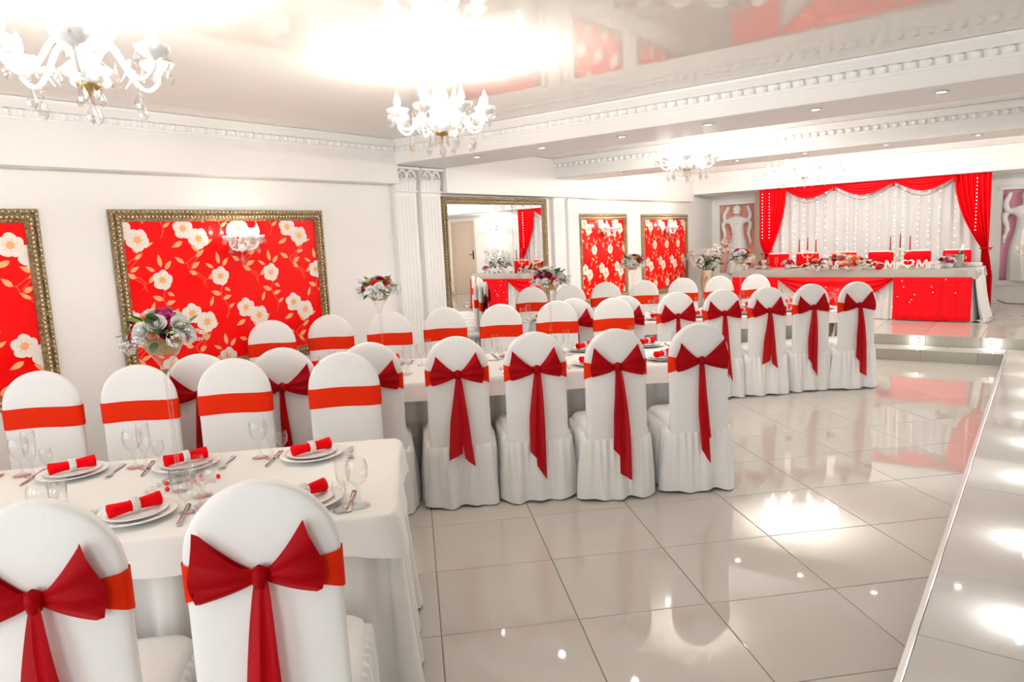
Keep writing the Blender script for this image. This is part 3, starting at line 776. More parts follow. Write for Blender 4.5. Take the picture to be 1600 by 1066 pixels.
for tb, side, i, u, v in PLACES:
    e0, e1 = EDGE[tb]; sg = 1 if side == 'near' else -1
    pu, pv = FINE.get((tb, side, i), (u + rnd.uniform(-.02, .02), (e0+.19) if side == 'near' else (e1-.19)))
    rz = 0 if side == 'near' else PI
    w_ = 'the %s %s-side place of the %s table' % (ORD[i], side, {'front': 'nearest', 'middle': 'middle', 'far': 'farthest'}[tb])
    g_ = ' on the %s table' % {'front': 'nearest', 'middle': 'middle', 'far': 'farthest'}[tb]
    a = rnd.uniform(-.1, .1)
    put('dinner_plate', PLATE, pu, pv, TZ, 0, 'white dinner plate at ' + w_, 'plate', 'dinner plates' + g_)
    put('side_plate', SPLATE, pu, pv, TZ+.009, 0, 'small white plate stacked at ' + w_, 'plate', 'small plates' + g_)
    nz = TZ+.009+.0185
    na = .62 + a
    n = put('napkin', NAPM, pu, pv, nz-.003, na, 'rolled red napkin with pearl ring at ' + w_, 'napkin', 'rolled napkins' + g_)
    inst('napkin_ring', RINGM, n, (0, 0, .023), (0, PI/2, 0))['label'] = 'pearl studded napkin ring'
    put('fork', FORK, pu-sg*.165, pv+sg*.0, TZ+.002, rz+rnd.uniform(-.12, .12), 'steel fork at ' + w_, 'fork', 'forks' + g_)
    put('table_knife', KNIFE, pu+sg*.165, pv-sg*.02, TZ+.0005, rz+rnd.uniform(-.15, .15), 'steel knife at ' + w_, 'knife', 'knives' + g_)
    if (tb, side) == ('front', 'near') and i == 1: gl = [('w', .195, -.075), ('f', .145, -.055), ('s', .135, -.115)]
    elif (tb, side) == ('front', 'near'): gl = [('w', .21, .06), ('s', .17, .0), ('f', .215, .005)]
    elif side == 'near': gl = [('w', .17, .17), ('f', .235, .15), ('s', .22, .09)]
    else: gl = [('w', .235, -.16), ('f', .18, -.17), ('s', .145, -.145)] if tb != 'front' else [('w', .23, -.15), ('f', .175, -.14), ('s', .135, -.165)]
    for kd, du, dv in gl:
        if tb == 'front' and side == 'far':
            gu, gv = pu - du, pv + {'w': .06, 'f': .035, 's': .075}[kd]
        else: gu, gv = pu + sg*du, pv + sg*dv if side == 'near' else pv + dv
        nm, me, ad = {'w': ('wine_glass', WINE, 'clear wine glass at '), 'f': ('champagne_flute', FLUTE, 'tall champagne flute at '), 's': ('sherry_glass', SHOT, 'small stemmed glass at ')}[kd]
        put(nm, me, gu, gv, TZ, 0, ad + w_, 'glass', nm.replace('_', ' ') + 's' + g_)
put('round_goblet', GOBLET, -.83, 2.70, TZ, 0, 'round clear goblet beside the red beads on the nearest table', 'glass', 'round goblets')
put('round_goblet', GOBLET, -1.34, 2.62, TZ, 0, 'round clear goblet behind the nearest left chair', 'glass', 'round goblets')
put('tumbler', TUMBLER, -1.36, 2.76, TZ, 0, 'straight clear tumbler behind the nearest left chair', 'glass')
put('tumbler', TUMBLER, -.935, 2.78, TZ, 0, 'straight clear tumbler in front of the tall flower glass', 'glass')
# scattered beads round the flower glass
for i, (u, v, r, red) in enumerate(((-.825, 2.90, .0095, 1), (-1.01, 2.86, .0095, 1), (-.985, 2.79, .0095, 1), (-.90, 2.93, .008, 1), (-.905, 2.86, .008, 1), (-.88, 2.88, .007, 1), (-1.05, 2.82, .008, 0), (-1.04, 2.86, .008, 0), (-1.06, 2.79, .008, 0), (-1.02, 2.77, .007, 0), (-1.0, 2.83, .007, 0), (-.85, 2.86, .008, 0), (-.83, 2.85, .008, 0), (-.87, 2.93, .007, 0), (-1.03, 2.89, .007, 0))):
    b = MB(); b.ball((0, 0, r), r, 12, 8); x, y = UV(u, v)
    tag(b.build('bead', REDBEAD if red else CRYSTAL, None, (x, y, TZ)), ('small round red bead' if red else 'small clear bead') + ' scattered by the flower glass on the nearest table', 'bead', 'red beads on the nearest table' if red else 'clear beads on the nearest table')

# ================================================================ FLOWERS
def rose_mesh(name, mt, r=1.0, seed=0, layers=((.26, 3, 1.0), (.46, 5, .9), (.68, 6, .75), (.88, 7, .52))):
    rn = random.Random(seed); mb = MB()
    mb.ball((0, 0, .45), .28, 8, 5, 1.5)
    for R, n, up in layers:
        for k in range(n):
            a = 2*PI*k/n + rn.uniform(-.2, .2) + R*3; wd = 1.25*PI/n*1.15; rows = []
            for i in range(4):
                t = i/3; rr = R*(.30 + .70*t**.7)*(1+.12*t*t); z = lerp(.1, .35+up*.62, t) - .10*max(0, t-.8)*5*(1-up)
                rows.append([(rr*math.cos(a+e*wd)*(1-.06*e*e*t), rr*math.sin(a+e*wd)*(1-.06*e*e*t), z - .14*e*e*t + rn.uniform(-.02, .02)) for e in (-1, -.5, 0, .5, 1)])
            mb.grid(rows)
    mb.v = [(x*r, y*r, z*r) for x, y, z in mb.v]
    return mb.mesh(name, mt)
ROSE = {k: rose_mesh(k + '_rose', m_, 1, i) for i, (k, m_) in enumerate((('white', RWHITE), ('cream', RCREAM), ('red', RRED), ('wine', RWINE), ('magenta', RPINK), ('peach', RPEACH), ('lime', RLIME)))}
def leaf_mesh(mt, name='leaf', L=1, W=.32, droop=.25):
    mb = MB(); rows = []
    for i in range(6):
        t = i/5; w_ = W*math.sin(PI*(t*.92+.04))**.8
        rows.append([(-w_, L*t, -droop*t*t+.10*W), (0, L*t, -droop*t*t), (w_, L*t, -droop*t*t+.10*W)])
    mb.grid(rows); return mb.mesh(name, mt)
LEAFM, LEAFLM = leaf_mesh(LEAF), leaf_mesh(LEAFL)
def filler_mesh(name, mt, seed):
    rn = random.Random(seed); mb = MB()
    for k in range(46):
        z = rn.uniform(-.5, 1); a = rn.uniform(0, 2*PI); q = math.sqrt(max(0, 1-z*z)); n = Vector((q*math.cos(a), q*math.sin(a), z)); t = n.orthogonal().normalized(); b = n.cross(t); c = n*rn.uniform(.75, 1.05); s = .26
        for j in range(4):
            an = 2*PI*j/4 + k; d = t*math.cos(an)+b*math.sin(an); e = n.cross(d)
            mb.poly([c, c+d*s*.6+e*s*.35+n*.06, c+d*s+n*.1, c+d*s*.6-e*s*.35+n*.06])
    return mb.mesh(name, mt, smooth=False)
FILLW = filler_mesh('white_blossom', RWHITE, 1); FILLP = filler_mesh('blush_blossom', RCREAM, 2)
def aim(n):
    return Vector(n).to_track_quat('Z', 'Y').to_euler()
def bouquet(parent, c, R, spec, seed, nleaf=14, fill=8, flat=.8):
    """roses on a dome; spec: list of (kind, size)"""
    rn = random.Random(seed); N_ = len(spec); ga = PI*(3-math.sqrt(5))
    for i, (k, sz) in enumerate(spec):
        t = (i+.5)/N_; z = 1-t*1.0; a = ga*i + seed; q = math.sqrt(1-z*z); n = Vector((q*math.cos(a), q*math.sin(a), z*flat+.12)).normalized()
        p = Vector(c) + Vector((q*math.cos(a)*R, q*math.sin(a)*R, z*flat*R)) * .82
        if k in ROSE: inst('rose', ROSE[k], parent, p - n*sz*.3, aim(n), sz)
    for i in range(fill):
        a = 2*PI*i/fill + rn.uniform(-.2, .2); p = Vector(c) + Vector((math.cos(a)*R*1.02, math.sin(a)*R*1.02, rn.uniform(-.25, .05)*R)); inst('blossom', FILLW, parent, p, (rn.uniform(0, 6), rn.uniform(0, 6), 0), R*rn.uniform(.2, .3))
    for i in range(nleaf):
        a = rn.uniform(0, 2*PI); el = rn.uniform(-.15, .7); n = Vector((math.cos(a)*math.cos(el), math.sin(a)*math.cos(el), math.sin(el)))
        inst('leaf', LEAFLM if i % 5 == 0 else LEAFM, parent, Vector(c)+n*R*.74, (rn.uniform(-.3, .6)+el, 0, a-PI/2), R*rn.uniform(.4, .62))
SPEC = [('magenta', .042), ('white', .042), ('magenta', .032), ('white', .042), ('peach', .03), ('white', .040), ('wine', .03), ('white', .041), ('lime', .028), ('red', .026), ('white', .042), ('magenta', .032), ('white', .040), ('red', .028), ('lime', .026), ('wine', .03), ('white', .04), ('red', .028), ('white', .040), ('peach', .026)]
def flower_glass(u, v, seed, rz, lab):
    x, y = UV(u, v); o = empty('flower_vase', (x, y, TZ), rz); tag(o, lab, 'flower vase', 'tall glass flower vases on the tables')
    MB().lathe([(.001, .004), (.062, .001), (.064, .004), (.03, .010), (.012, .02), (.008, .05), (.0075, .25), (.010, .40), (.014, .452), (.022, .472), (.040, .50), (.070, .545), (.088, .575), (.091, .582)], 28).build('glass', GLASS, o)
    MB().lathe([(.001, .515), (.046, .517), (.066, .546), (.080, .567), (.078, .571), (.001, .580)], 24).build('gold_filling', SAND, o)
    rn = random.Random(seed); sp = SPEC[:]
    if seed > 1: rn.shuffle(sp)
    bouquet(o, (0, 0, .585), .125, sp, seed, 34, 9, .85)
    return o
flower_glass(-.985, 2.93, 1, .4, 'tall glass vase of mixed roses on the nearest table')
flower_glass(-.24, 5.12, 2, 1.4, 'tall glass vase of mixed roses left of the fluted pilasters on the middle table')
flower_glass(1.0, 5.16, 4, 2.4, 'tall glass vase of roses in front of the wall mirror on the middle table')
flower_glass(2.36, 7.45, 7, 3.0, 'tall glass vase of roses between the two far floral panels')
flower_glass(3.60, 7.45, 11, 5.0, 'tall glass vase of roses in front of the pink statue niche')

# ================================================================ CHANDELIERS
def drop_mesh(name, L, seg=6):
    mb = MB(); mb.lathe([(.0008, 0), (.0045, -.004), (.002, -.011), (.004, -.016), (.0105, -.036), (.0085, -.044), (.0008, -.054)], seg); mb.v = [(x*L, y*L, z*L) for x, y, z in mb.v]; return mb.mesh(name, CRYSTAL, smooth=False)
DROP = drop_mesh('crystal_drop', 1.25); DROPB = drop_mesh('crystal_drop', 1.8, 8)
def bead_mesh():
    mb = MB()
    for k in range(3): mb.ball((0, 0, -.007-.012*k), .0062, 6, 4)
    return mb.mesh('bead_strand', CRYSTAL, smooth=False)
BEADS = bead_mesh()
def cup_mesh():
    mb = MB(); f = lambda a, r, z: 1 + (.10*abs(math.sin(3*a)) if z > .02 else 0)
    mb.lathe([(.004, -.012), (.012, -.008), (.018, .0), (.034, .006), (.050, .022), (.058, .04), (.056, .042), (.046, .026), (.030, .012), (.008, .008)], 24, scal=f); return mb.mesh('cup', OPAL)
CUP = cup_mesh()
SLEEVE = lath([(.009, .006), (.011, .012), (.011, .045), (.007, .048)], 12, CHROME, 'socket')
BULB = lath([(.008, .045), (.016, .055), (.0195, .075), (.017, .095), (.010, .115), (.004, .132), (.0008, .14)], 14, FLAME, 'bulb')
def horn(c0, pts, r0, r1): return MB().tube(pts, [lerp(r0, r1, i/(len(pts)-1)) for i in range(len(pts))], 8)
def chandelier(x, y, z0, R, n, lab, power, inner=None):
    o = empty('chandelier', (x, y, z0)); tag(o, lab, 'chandelier', 'white crystal chandeliers')
    top = CZ - z0
    MB().lathe([(.008, .06), (.03, .08), (.045, .12), (.05, .16), (.034, .2), (.018, .24), (.015, top-.03), (.05, top-.025), (.055, top-.004), (.0, top-.002)] if top > .3 else [(.01, .06), (.04, .1), (.045, .16), (.02, top-.02), (.05, top-.01), (.05, top-.001)], 18).build('column', OPAL, o)
    MB().lathe([(.001, -.045), (.03, -.044), (.052, -.03), (.06, -.012), (.055, .004), (.04, .02), (.036, .06), (.05, .07), (.02, .09)], 20).build('hub', OPAL, o)
    MB().lathe([(.0008, -.085), (.004, -.08), (.005, -.062), (.03, -.058), (.04, -.046), (.041, -.03), (.036, -.026)], 16).build('bottom_bowl', BRASS, o)
    inst('crystal_drop', DROPB, o, (0, 0, -.085))
    for k in range(5): a = 2*PI*k/5; inst('crystal_drop', DROP, o, (.04*math.cos(a), .04*math.sin(a), -.05))
    rings = [(R, n, 0, 0)] + ([inner] if inner else [])
    arm_cache = {}
    for RR, nn, dz, a0 in rings:
        # arm in local x-z
        pts = []
        for i in range(17):
            t = i/16; rr = .04 + (RR-.04)*t
            z = .05 + .055*math.sin(PI*min(1, t/.42)) if t < .42 else .05 - .085*math.sin(PI*(t-.42)/.58*.82)
            pts.append((rr, 0, z + dz*t))
        ze = pts[-1][2]; pts.append((RR, 0, ze+.02)); zc = ze+.03
        me = horn(0, pts, .0115, .008).mesh('arm', OPAL)
        cl = MB().tube([(.55*RR+.025*math.cos(t*.35)-.0, 0, .035 - .012*t + .0*t) for t in range(7)], [.006-.0006*t for t in range(7)], 6).mesh('curl', OPAL)
        hn = MB().tube([(.045+.075*math.sin(t/9*1.5), 0, .07+.145*(t/9)) for t in range(10)], [.011*math.sin(PI*min(.96, .3+.66*t/9))+.002 for t in range(10)], 7).mesh('horn_leaf', OPAL)
        rows = [[(.05+.055*math.sin(t/6*2.2), e*(.022*math.sin(PI*(.15+.8*t/6))), .045-.022*t+.0015*t*t) for e in (-1, 0, 1)] for t in range(7)]
        lf = MB().grid(rows).mesh('drooping_leaf', OPAL)
        for k in range(nn):
            a = 2*PI*(k+.5)/nn + a0; ca, sa = math.cos(a), math.sin(a)
            arm = inst('arm', me, o, (0, 0, 0), (0, 0, a)); inst('curl', cl, arm)
            inst('drooping_leaf', lf, o, (0, 0, 0), (0, 0, a+PI/nn)); inst('horn_leaf', hn, o, (0, 0, 0), (0, 0, a+PI/nn))
            cp = inst('cup', CUP, o, (RR*ca, RR*sa, zc), (0, 0, a))
            inst('socket', SLEEVE, cp); inst('bulb', BULB, cp)
            for j in range(5):
                b = 2*PI*j/5; inst('crystal_drop', DROP, cp, (.054*math.cos(b), .054*math.sin(b), .034))
            inst('bead_strand', BEADS, arm, (RR*.72, 0, -.02+dz*.7)); inst('crystal_drop', DROPB, arm, (RR*.72, 0, -.058+dz*.7)); inst('crystal_drop', DROP, arm, (RR*.42, 0, .03))
            l = bpy.data.lights.new('bulb_light', 'POINT'); l.energy = power/nn; l.shadow_soft_size = .014; l.color = (1, .955, .89)
            lo = bpy.data.objects.new('bulb_light', l); COL.objects.link(lo); lo.parent = o; lo.location = (RR*ca, RR*sa, zc+.078)
    return o
CP = 125*LAMP
chandelier(-2.84, 1.25, 2.33, .265, 6, 'nearest chandelier at the upper left, cut by the picture edge', CP)
chandelier(-2.84, 3.16, 2.33, .265, 8, 'second chandelier, over the middle table in front of the first beam', CP)
chandelier(-3.0, 7.03, 2.33, .26, 8, 'third chandelier, between the two cross beams', CP)
chandelier(-2.75, 10.45, 2.36, .47, 10, 'wide farthest chandelier hanging before the red stage curtain', CP*2.0, inner=(.28, 6, .05, .3))

chandelier(1.45, 11.0, 2.33, .265, 8, 'chandelier over the right of the stage, seen only in the mirror', CP*2.0)
# crystal wall lamps fixed to the middle of the floral panels
def panel_sconce(y, z, lab):
    o = empty('wall_sconce', (WX+.03, y, z)); tag(o, lab, 'wall lamp', 'crystal wall lamps on the floral panels')
    MB().lathe([(.0, 0), (.045, .0), (.05, .012), (.03, .025), (.001, .03)], 18).build('wall_plate', CHROME, o, rot=(0, PI/2, 0))
    MB().lathe([(.001, -.06), (.02, -.05), (.032, -.02), (.03, .01), (.018, .03), (.012, .08), (.02, .10), (.001, .12)], 16, (.07, 0, 0)).build('hub', OPAL, o)
    inst('crystal_drop', DROPB, o, (.07, 0, -.06))
    for k, a in enumerate((-1.25, 0, 1.25)):
        ca, sa = math.cos(a), math.sin(a); R_ = .135 if k != 1 else .09
        MB().tube([(.07, 0, 0), (.07+.4*R_*ca, .4*R_*sa, -.045), (.07+.8*R_*ca, .8*R_*sa, -.03), (.07+R_*ca, R_*sa, .0), (.07+R_*ca, R_*sa, .03)], .009, 8).build('arm', OPAL, o)
        c = inst('cup', CUP, o, (.07+R_*ca, R_*sa, .035)); inst('socket', SLEEVE, c); inst('bulb', BULB, c)
        for j in range(5): b = 2*PI*j/5; inst('crystal_drop', DROP, c, (.054*math.cos(b), .054*math.sin(b), .034))
        inst('crystal_drop', DROPB, c, (0, 0, -.02))
        l = bpy.data.lights.new('bulb_light', 'POINT'); l.energy = 1.6*LAMP; l.shadow_soft_size = .014; l.color = (1, .85, .62)
        lo = bpy.data.objects.new('bulb_light', l); COL.objects.link(lo); lo.parent = o; lo.location = (.07+R_*ca, R_*sa, .113)
panel_sconce(3.40, 1.72, 'crystal wall lamp on the widest floral panel')
panel_sconce(9.58, 1.70, 'crystal wall lamp on the floral panel right of the mirror')
panel_sconce(11.78, 1.69, 'crystal wall lamp on the farthest floral panel')
panel_sconce(1.05, 1.72, 'crystal wall lamp on the floral panel at the left picture edge')
# ================================================================ STAGE BACKDROP
def drape(fn, nu, nv): return [[fn(i/nu, j/nv) for i in range(nu+1)] for j in range(nv+1)]
CY = 13.1
def white_curtain(s, t):
    x = lerp(-4.06, -.80, s); z = lerp(2.335, Z2+.005, t); q = s*2*PI*22
    return (x, CY + .028*math.sin(q+.7*math.sin(q*.21))*(.7+.3*t), z)
tag(MB().grid(drape(white_curtain, 264, 8)).build('backdrop_curtain', TULLE), 'gathered white curtain hung with fairy lights behind the head table', 'curtain')
def side_drape(sx, xo, xi, xt, xb, lab):
    """sx: +1 outer edge on the right; xo outer edge, xi inner edge at the top, xt tie, xb foot"""
    zt = 1.20
    def fn(s, t):
        z = lerp(2.335, Z2+.004, t)
        if z > zt:
            q = (2.335-z)/(2.335-zt); inner = lerp(xi, xt-sx*.045, q**1.9 if True else q); outer = lerp(xo, xt+sx*.045, max(0, (q-.75)/.25)**2)
        else:
            q = (zt-z)/(zt-Z2); inner = lerp(xt-sx*.045, xb-sx*.085, min(1, q*2.2)); outer = lerp(xt+sx*.045, xb+sx*.075, min(1, q*2.2))
        x = lerp(outer, inner, s); a = s*2*PI*7
        return (x, CY - .10 + .022*math.sin(a+.5*math.sin(3*t)), z)
    o = empty('side_drape', (0, 0, 0)); tag(o, lab, 'curtain', 'red drapes at the sides of the backdrop')
    MB().grid(drape(fn, 84, 40)).build('drape', SATIN, o)
    mb = MB(); mb.tube([(xt+.06*math.cos(2*PI*k/16), CY-.10+.045*math.sin(2*PI*k/16), zt) for k in range(17)], .012, 6); mb.tube([(xt+sx*.05, CY-.14, zt), (xt+sx*.10, CY-.15, zt+.01), (xt+sx*.06, CY-.155, zt-.03)], .01, 6)
    mb.build('tie_back', REDLEATHER, o)
side_drape(-1, -4.19, -3.72, -4.05, -4.07, 'red drape tied back at the left end of the stage backdrop')
side_drape(1, -.74, -1.22, -.79, -.755, 'red drape tied back at the right end of the stage backdrop')
sw = [-3.74, -2.93, -2.04, -1.21]
for i in range(3):
    a, b = sw[i], sw[i+1]
    def fn(s, t):
        x = lerp(a, b, s); dip = .04 + .17*math.sin(PI*s)
        return (x, CY-.13-.03*math.sin(PI*s)*t + .012*math.sin(t*14+2*math.sin(PI*s)), 2.34 - .005 - dip*t)
    o = empty('swag', (0, 0, 0)); tag(o, ['left red swag behind the wide chandelier', 'middle red swag draped along the backdrop top', 'right red swag draped along the backdrop top'][i], 'swag', 'red swags along the backdrop top')
    MB().grid(drape(fn, 30, 12)).build('swag_cloth', SATIN, o)
    mb = MB(); mb.tube([(lerp(a, b, k/20), CY-.17, 2.30-.05-.20*math.sin(PI*k/20)) for k in range(21)], .0035, 5); mb.build('cord', BLACK, o)
    mb = MB(); rows = [[(b-.018+.036*e, CY-.165-.005*k, 2.335-.03*k) for e in (0, .5, 1)] for k in range(5)]; mb.grid(rows); mb.ball((b, CY-.16, 2.31), .022, 8, 5); mb.build('tie_ribbon', REDLEATHER, o)
# fairy-light strings
rnd = random.Random(3)
SN = 16
for i in range(SN):
    x = lerp(-3.85, -1.12, (i+.5)/SN) + rnd.uniform(-.04, .04); mb = MB(); n = rnd.randint(11, 16); zb = rnd.uniform(.9, 1.15)
    mb.m = 0; mb.tube([(x, CY-.05, 2.28), (x, CY-.05, zb)], .0012, 4, cap=False); mb.m = 1
    for k in range(n):
        mb.ball((x+rnd.uniform(-.008, .008), CY-.055, lerp(2.22, zb, k/(n-1))+rnd.uniform(-.02, .02)), rnd.choice((.005, .007, .009)), 6, 4)
    tag(mb.build('light_string', [TULLE, FAIRY]), '%s hanging string of fairy lights from the left on the white curtain' % (ORD+['ninth', 'tenth', 'eleventh', 'twelfth', 'thirteenth', 'fourteenth', 'fifteenth', 'sixteenth'])[i], 'fairy lights', 'fairy light strings on the backdrop')
for j, x in enumerate((-4.12, -4.0, -.92)):
    mb = MB()
    mb.m = 0; mb.tube([(x, CY-.145, 2.3), (x, CY-.145, 1.45)], .0012, 4, cap=False); mb.m = 1
    for k in range(15): mb.ball((x, CY-.148, 2.25-.055*k), .007, 6, 4)
    tag(mb.build('light_string', [REDLEATHER, FAIRY]), ['outer string of fairy lights on the left red drape', 'inner string of fairy lights on the left red drape', 'string of fairy lights on the right red drape'][j], 'fairy lights', 'fairy light strings on the red drapes')

# ================================================================ STATUE NICHES
def skin(name, chain, edges, rad, mt, parent, lv=2):
    me = bpy.data.meshes.new(name); me.from_pydata(chain, edges, []); me.update(); me.materials.append(mt)
    o = inst(name, me, parent); md = o.modifiers.new('skin', 'SKIN')
    sv = me.skin_vertices[0].data if me.skin_vertices else None
    if sv is None:
        bpy.context.view_layer.update()
    for i, r in enumerate(rad):
        d = me.skin_vertices[0].data[i]; d.radius = r if hasattr(r, '__len__') else (r, r); d.use_root = (i == 0)
    md.use_smooth_shade = True
    s_ = o.modifiers.new('sub', 'SUBSURF'); s_.levels = lv; s_.render_levels = lv
    return o
def statue(x, z0, H_, lab, grp, mirror=1, side=None):
    """draped figure carrying the ledge on raised arms, half free of the wall; z0 hem height"""
    o = empty('caryatid_statue', (x, YB+.02, z0)); tag(o, lab, 'statue', grp)
    k = H_/1.35; X = mirror
    V_ = [(0, 0, .72), (0, -.01, .86), (0, -.01, 1.0), (0, -.01, 1.09), (0, -.03, 1.17), (0, -.03, 1.25),     # pelvis..head
          (.13, 0, 1.03), (.24, -.02, 1.02), (.27, -.02, 1.14), (.20, -.01, 1.30), (-.13, 0, 1.03), (-.23, -.02, 1.0), (-.25, -.03, 1.13), (-.16, -.01, 1.30)]
    V_ = [(a*k*X, b*k, c*k) for a, b, c in V_]
    E_ = [(0, 1), (1, 2), (2, 3), (3, 4), (4, 5), (2, 6), (6, 7), (7, 8), (8, 9), (2, 10), (10, 11), (11, 12), (12, 13)]
    skin('figure', V_, E_, [q*k for q in (.13, .105, .12, .05, .075, .06, .065, .05, .045, .03, .065, .05, .045, .03)], STATUE, o)
    mb = MB(); rows = []; n = 48                # draped gown
    for i in range(14):
        t = i/13; z = lerp(.98, 0, t); row = []
        for j in range(n):
            a = 2*PI*j/n; r0 = lerp(.125, .20, t) - .03*math.sin(PI*min(1, t*2.2)); f = 1+.09*t*math.sin(9*a+2*t)+.05*math.sin(14*a+5*t)
            row.append((X*(r0*f*math.cos(a) + .03*math.sin(3*t)), .72*r0*f*math.sin(a)-.01, z))
        rows.append([(a*k, b*k, c*k) for a, b, c in row])
    mb.grid(rows, wrap=True); mb.build('gown', STATUE, o)
    mb = MB()                                     # hair
    mb.ball((0, -.01*k, 1.24*k), .085*k, 12, 8); mb.ball((0, .03*k, 1.2*k), .075*k, 10, 6); mb.build('hair', STATUE, o)
    for s in (-1, 1):                             # ringlets of drapery falling from the elbows
        pts = [(s*(.25+.02*math.sin(t))*k, -.03*k, (1.0-.05*t)*k) for t in range(10)]
        MB().tube(pts, [(.045-.003*t)*k*(1+.25*math.sin(3*t)) for t in range(10)], 8).build('drapery', STATUE, o)
for j, (N_, mt) in enumerate(((NL, PINK), (NR, PINK2))):
    o = struct(empty('trim_%d' % (8+j), (0, 0, 0)))
    MB().box(N_[0], N_[1], YB+.105, YB+.119, N_[2], N_[3]).build('niche_back', mt, o, smooth=False)
    MB().bbox(N_[0]-.05, N_[1]+.05, YB-.03, YB+.1, N_[2]-.09, N_[2], .006).build('ledge', PLASTER, o, smooth=False)
    MB().bbox(N_[0]-.05, N_[1]+.05, YB-.03, YB+.1, N_[3], N_[3]+.06, .006).build('lintel', PLASTER, o, smooth=False)
statue((NL[0]+NL[1])/2, NL[2], NL[3]-NL[2]+.02, 'white caryatid relief in the salmon pink niche left of the red drape', 'niche statues')
statue((NR[0]+NR[1])/2-.02, NR[2], NR[3]-NR[2]+.02, 'white draped relief figure in the rose niche right of the red drape', 'niche statues', -1)
# jamb strip beside the left niche, its shade put into the beige colour
struct(MB().bbox(-4.58, -4.44, YB-.06, YB, Z2, 2.33, .005).build('trim_10', mat('beige_paint', (.72, .60, .46), .5), smooth=False))
# wall lamp seen in the mirror
o = empty('wall_sconce', (.80, YB, 1.95)); tag(o, 'small crystal wall lamp by the door, seen in the mirror', 'wall lamp')
MB().lathe([(.0, 0), (.05, .0), (.055, .01), (.03, .02)], 16).build('wall_plate', CHROME, o, rot=(PI/2, 0, 0))
for s in (-1, 1):
    MB().tube([(0, -.02, 0), (s*.05, -.06, -.03), (s*.10, -.08, .0), (s*.10, -.08, .03)], .007, 7).build('arm', CHROME, o)
    c = inst('cup', CUP, o, (s*.10, -.08, .04)); inst('bulb', BULB, c); inst('crystal_drop', DROP, c, (0, -.05, .0))
l = bpy.data.lights.new('sconce_light', 'POINT'); l.energy = 14*LAMP; l.shadow_soft_size = .01; l.color = (1, .95, .88)
lo = bpy.data.objects.new('sconce_light', l); COL.objects.link(lo); lo.parent = o; lo.location = (0, -.16, .12)

# ================================================================ HEAD TABLE
HT = empty('head_table', (-.80, 11.3, Z2), -math.atan2(.28, 3.35)); tag(HT, 'long head table on the stage under white, silver and red cloths', 'table')
HL, HD, HH = 3.36, .78, .715
MB().bbox(-HL+.02, -.02, .02, HD-.02, HH-.05, HH-.012, .004).build('tabletop', WOODW, HT, smooth=False)
for a in (-HL+.15, -HL/2, -.15):
    for b in (.12, HD-.12): MB().tube([(a, b, 0), (a, b, HH-.05)], .025, 8).build('leg', STEEL, HT)
rotH = HT.rotation_euler.z; HLOC = tuple(HT.location)
def hobj(mb, name, mats, lab, cat, grp=None, smooth=True):
    o = mb.build(name, mats, None, HLOC, (0, 0, rotH), smooth); tag(o, lab, cat, grp); return o
mb = MB(); pleated(mb, -HL, 0, 0, HD, HH-.01, .006, .10, .012, 9, .03); rows = drape(lambda s, t: (.02+.10*t*t+.018*math.sin(s*34+2*t)*(.3+t), lerp(0, HD, s), lerp(HH, .006, t)), 70, 10); mb.grid(rows)
rows = drape(lambda s, t: (lerp(-.12, .20, s)+.03*math.sin(9*t), lerp(.0, .35, t)-.02, .012+.012*math.sin(14*s)+.012*math.sin(9*t)), 14, 8); mb.grid(rows)
hobj(mb, 'tablecloth', HCLOTH, 'floor length white cloth on the head table, trailing at the right', 'tablecloth')
mb = MB(); overcloth(mb, -HL-.012, .012, -.016, HD+.012, HH+.004, .115, 4); hobj(mb, 'sequin_runner', SEQUIN, 'silver sequin runner covering the head table top', 'table runner')
def red_panel(x0, x1, lab):
    def fn(s, t):
        x = lerp(x0, x1, s); g = .03*math.sin(s*2*PI*3+1.5*t)*(1-.5*t) + .012*math.sin(s*2*PI*8)
        z = lerp(HH-.105, .015, t) + .03*max(0, t-.85)*math.sin(s*9); bulge = .05*max(0, t-.8)*5*(1-t)*4
        return (x, -.06 + g*.35 - bulge - .02*t, z)
    mb = MB(); mb.grid(drape(fn, 60, 22)); hobj(mb, 'red_overlay', SATIN, lab, 'table drape', 'red drapes on the head table front')
red_panel(-.955, .0, 'full length red satin panel at the right end of the head table')
red_panel(-HL, -2.60, 'full length red satin panel at the left end of the head table')
def swagf(s, t):
    x = lerp(-2.60, -.955, s); dip = .03 + .40*math.sin(PI*s)**.9
    return (x, -.062 - .035*math.sin(PI*s)*t + .014*math.sin(t*20+1.5*math.sin(PI*s)), HH-.105 - dip*t)
hobj(MB().grid(drape(swagf, 40, 24)), 'red_swag', SATIN, 'red swag hanging across the middle of the head table front', 'table drape', 'red drapes on the head table front')
rnd = random.Random(8); mb = MB()
for k in range(34): mb.ball((rnd.uniform(-2.5, -.95) if k < 24 else rnd.uniform(-.9, -.05), -.085, rnd.uniform(.1, .5) if k < 24 else rnd.uniform(.2, .6)), .0042, 6, 4)
hobj(mb, 'light_net', FAIRY, 'tiny fairy lights shining on the head table front', 'fairy lights')['kind'] = 'stuff'
def HP(a, b, z=0):   # head-table local -> room
    c, s = math.cos(rotH), math.sin(rotH); return (HLOC[0]+c*a-s*b, HLOC[1]+s*a+c*b, Z2+HH+.0055+z)
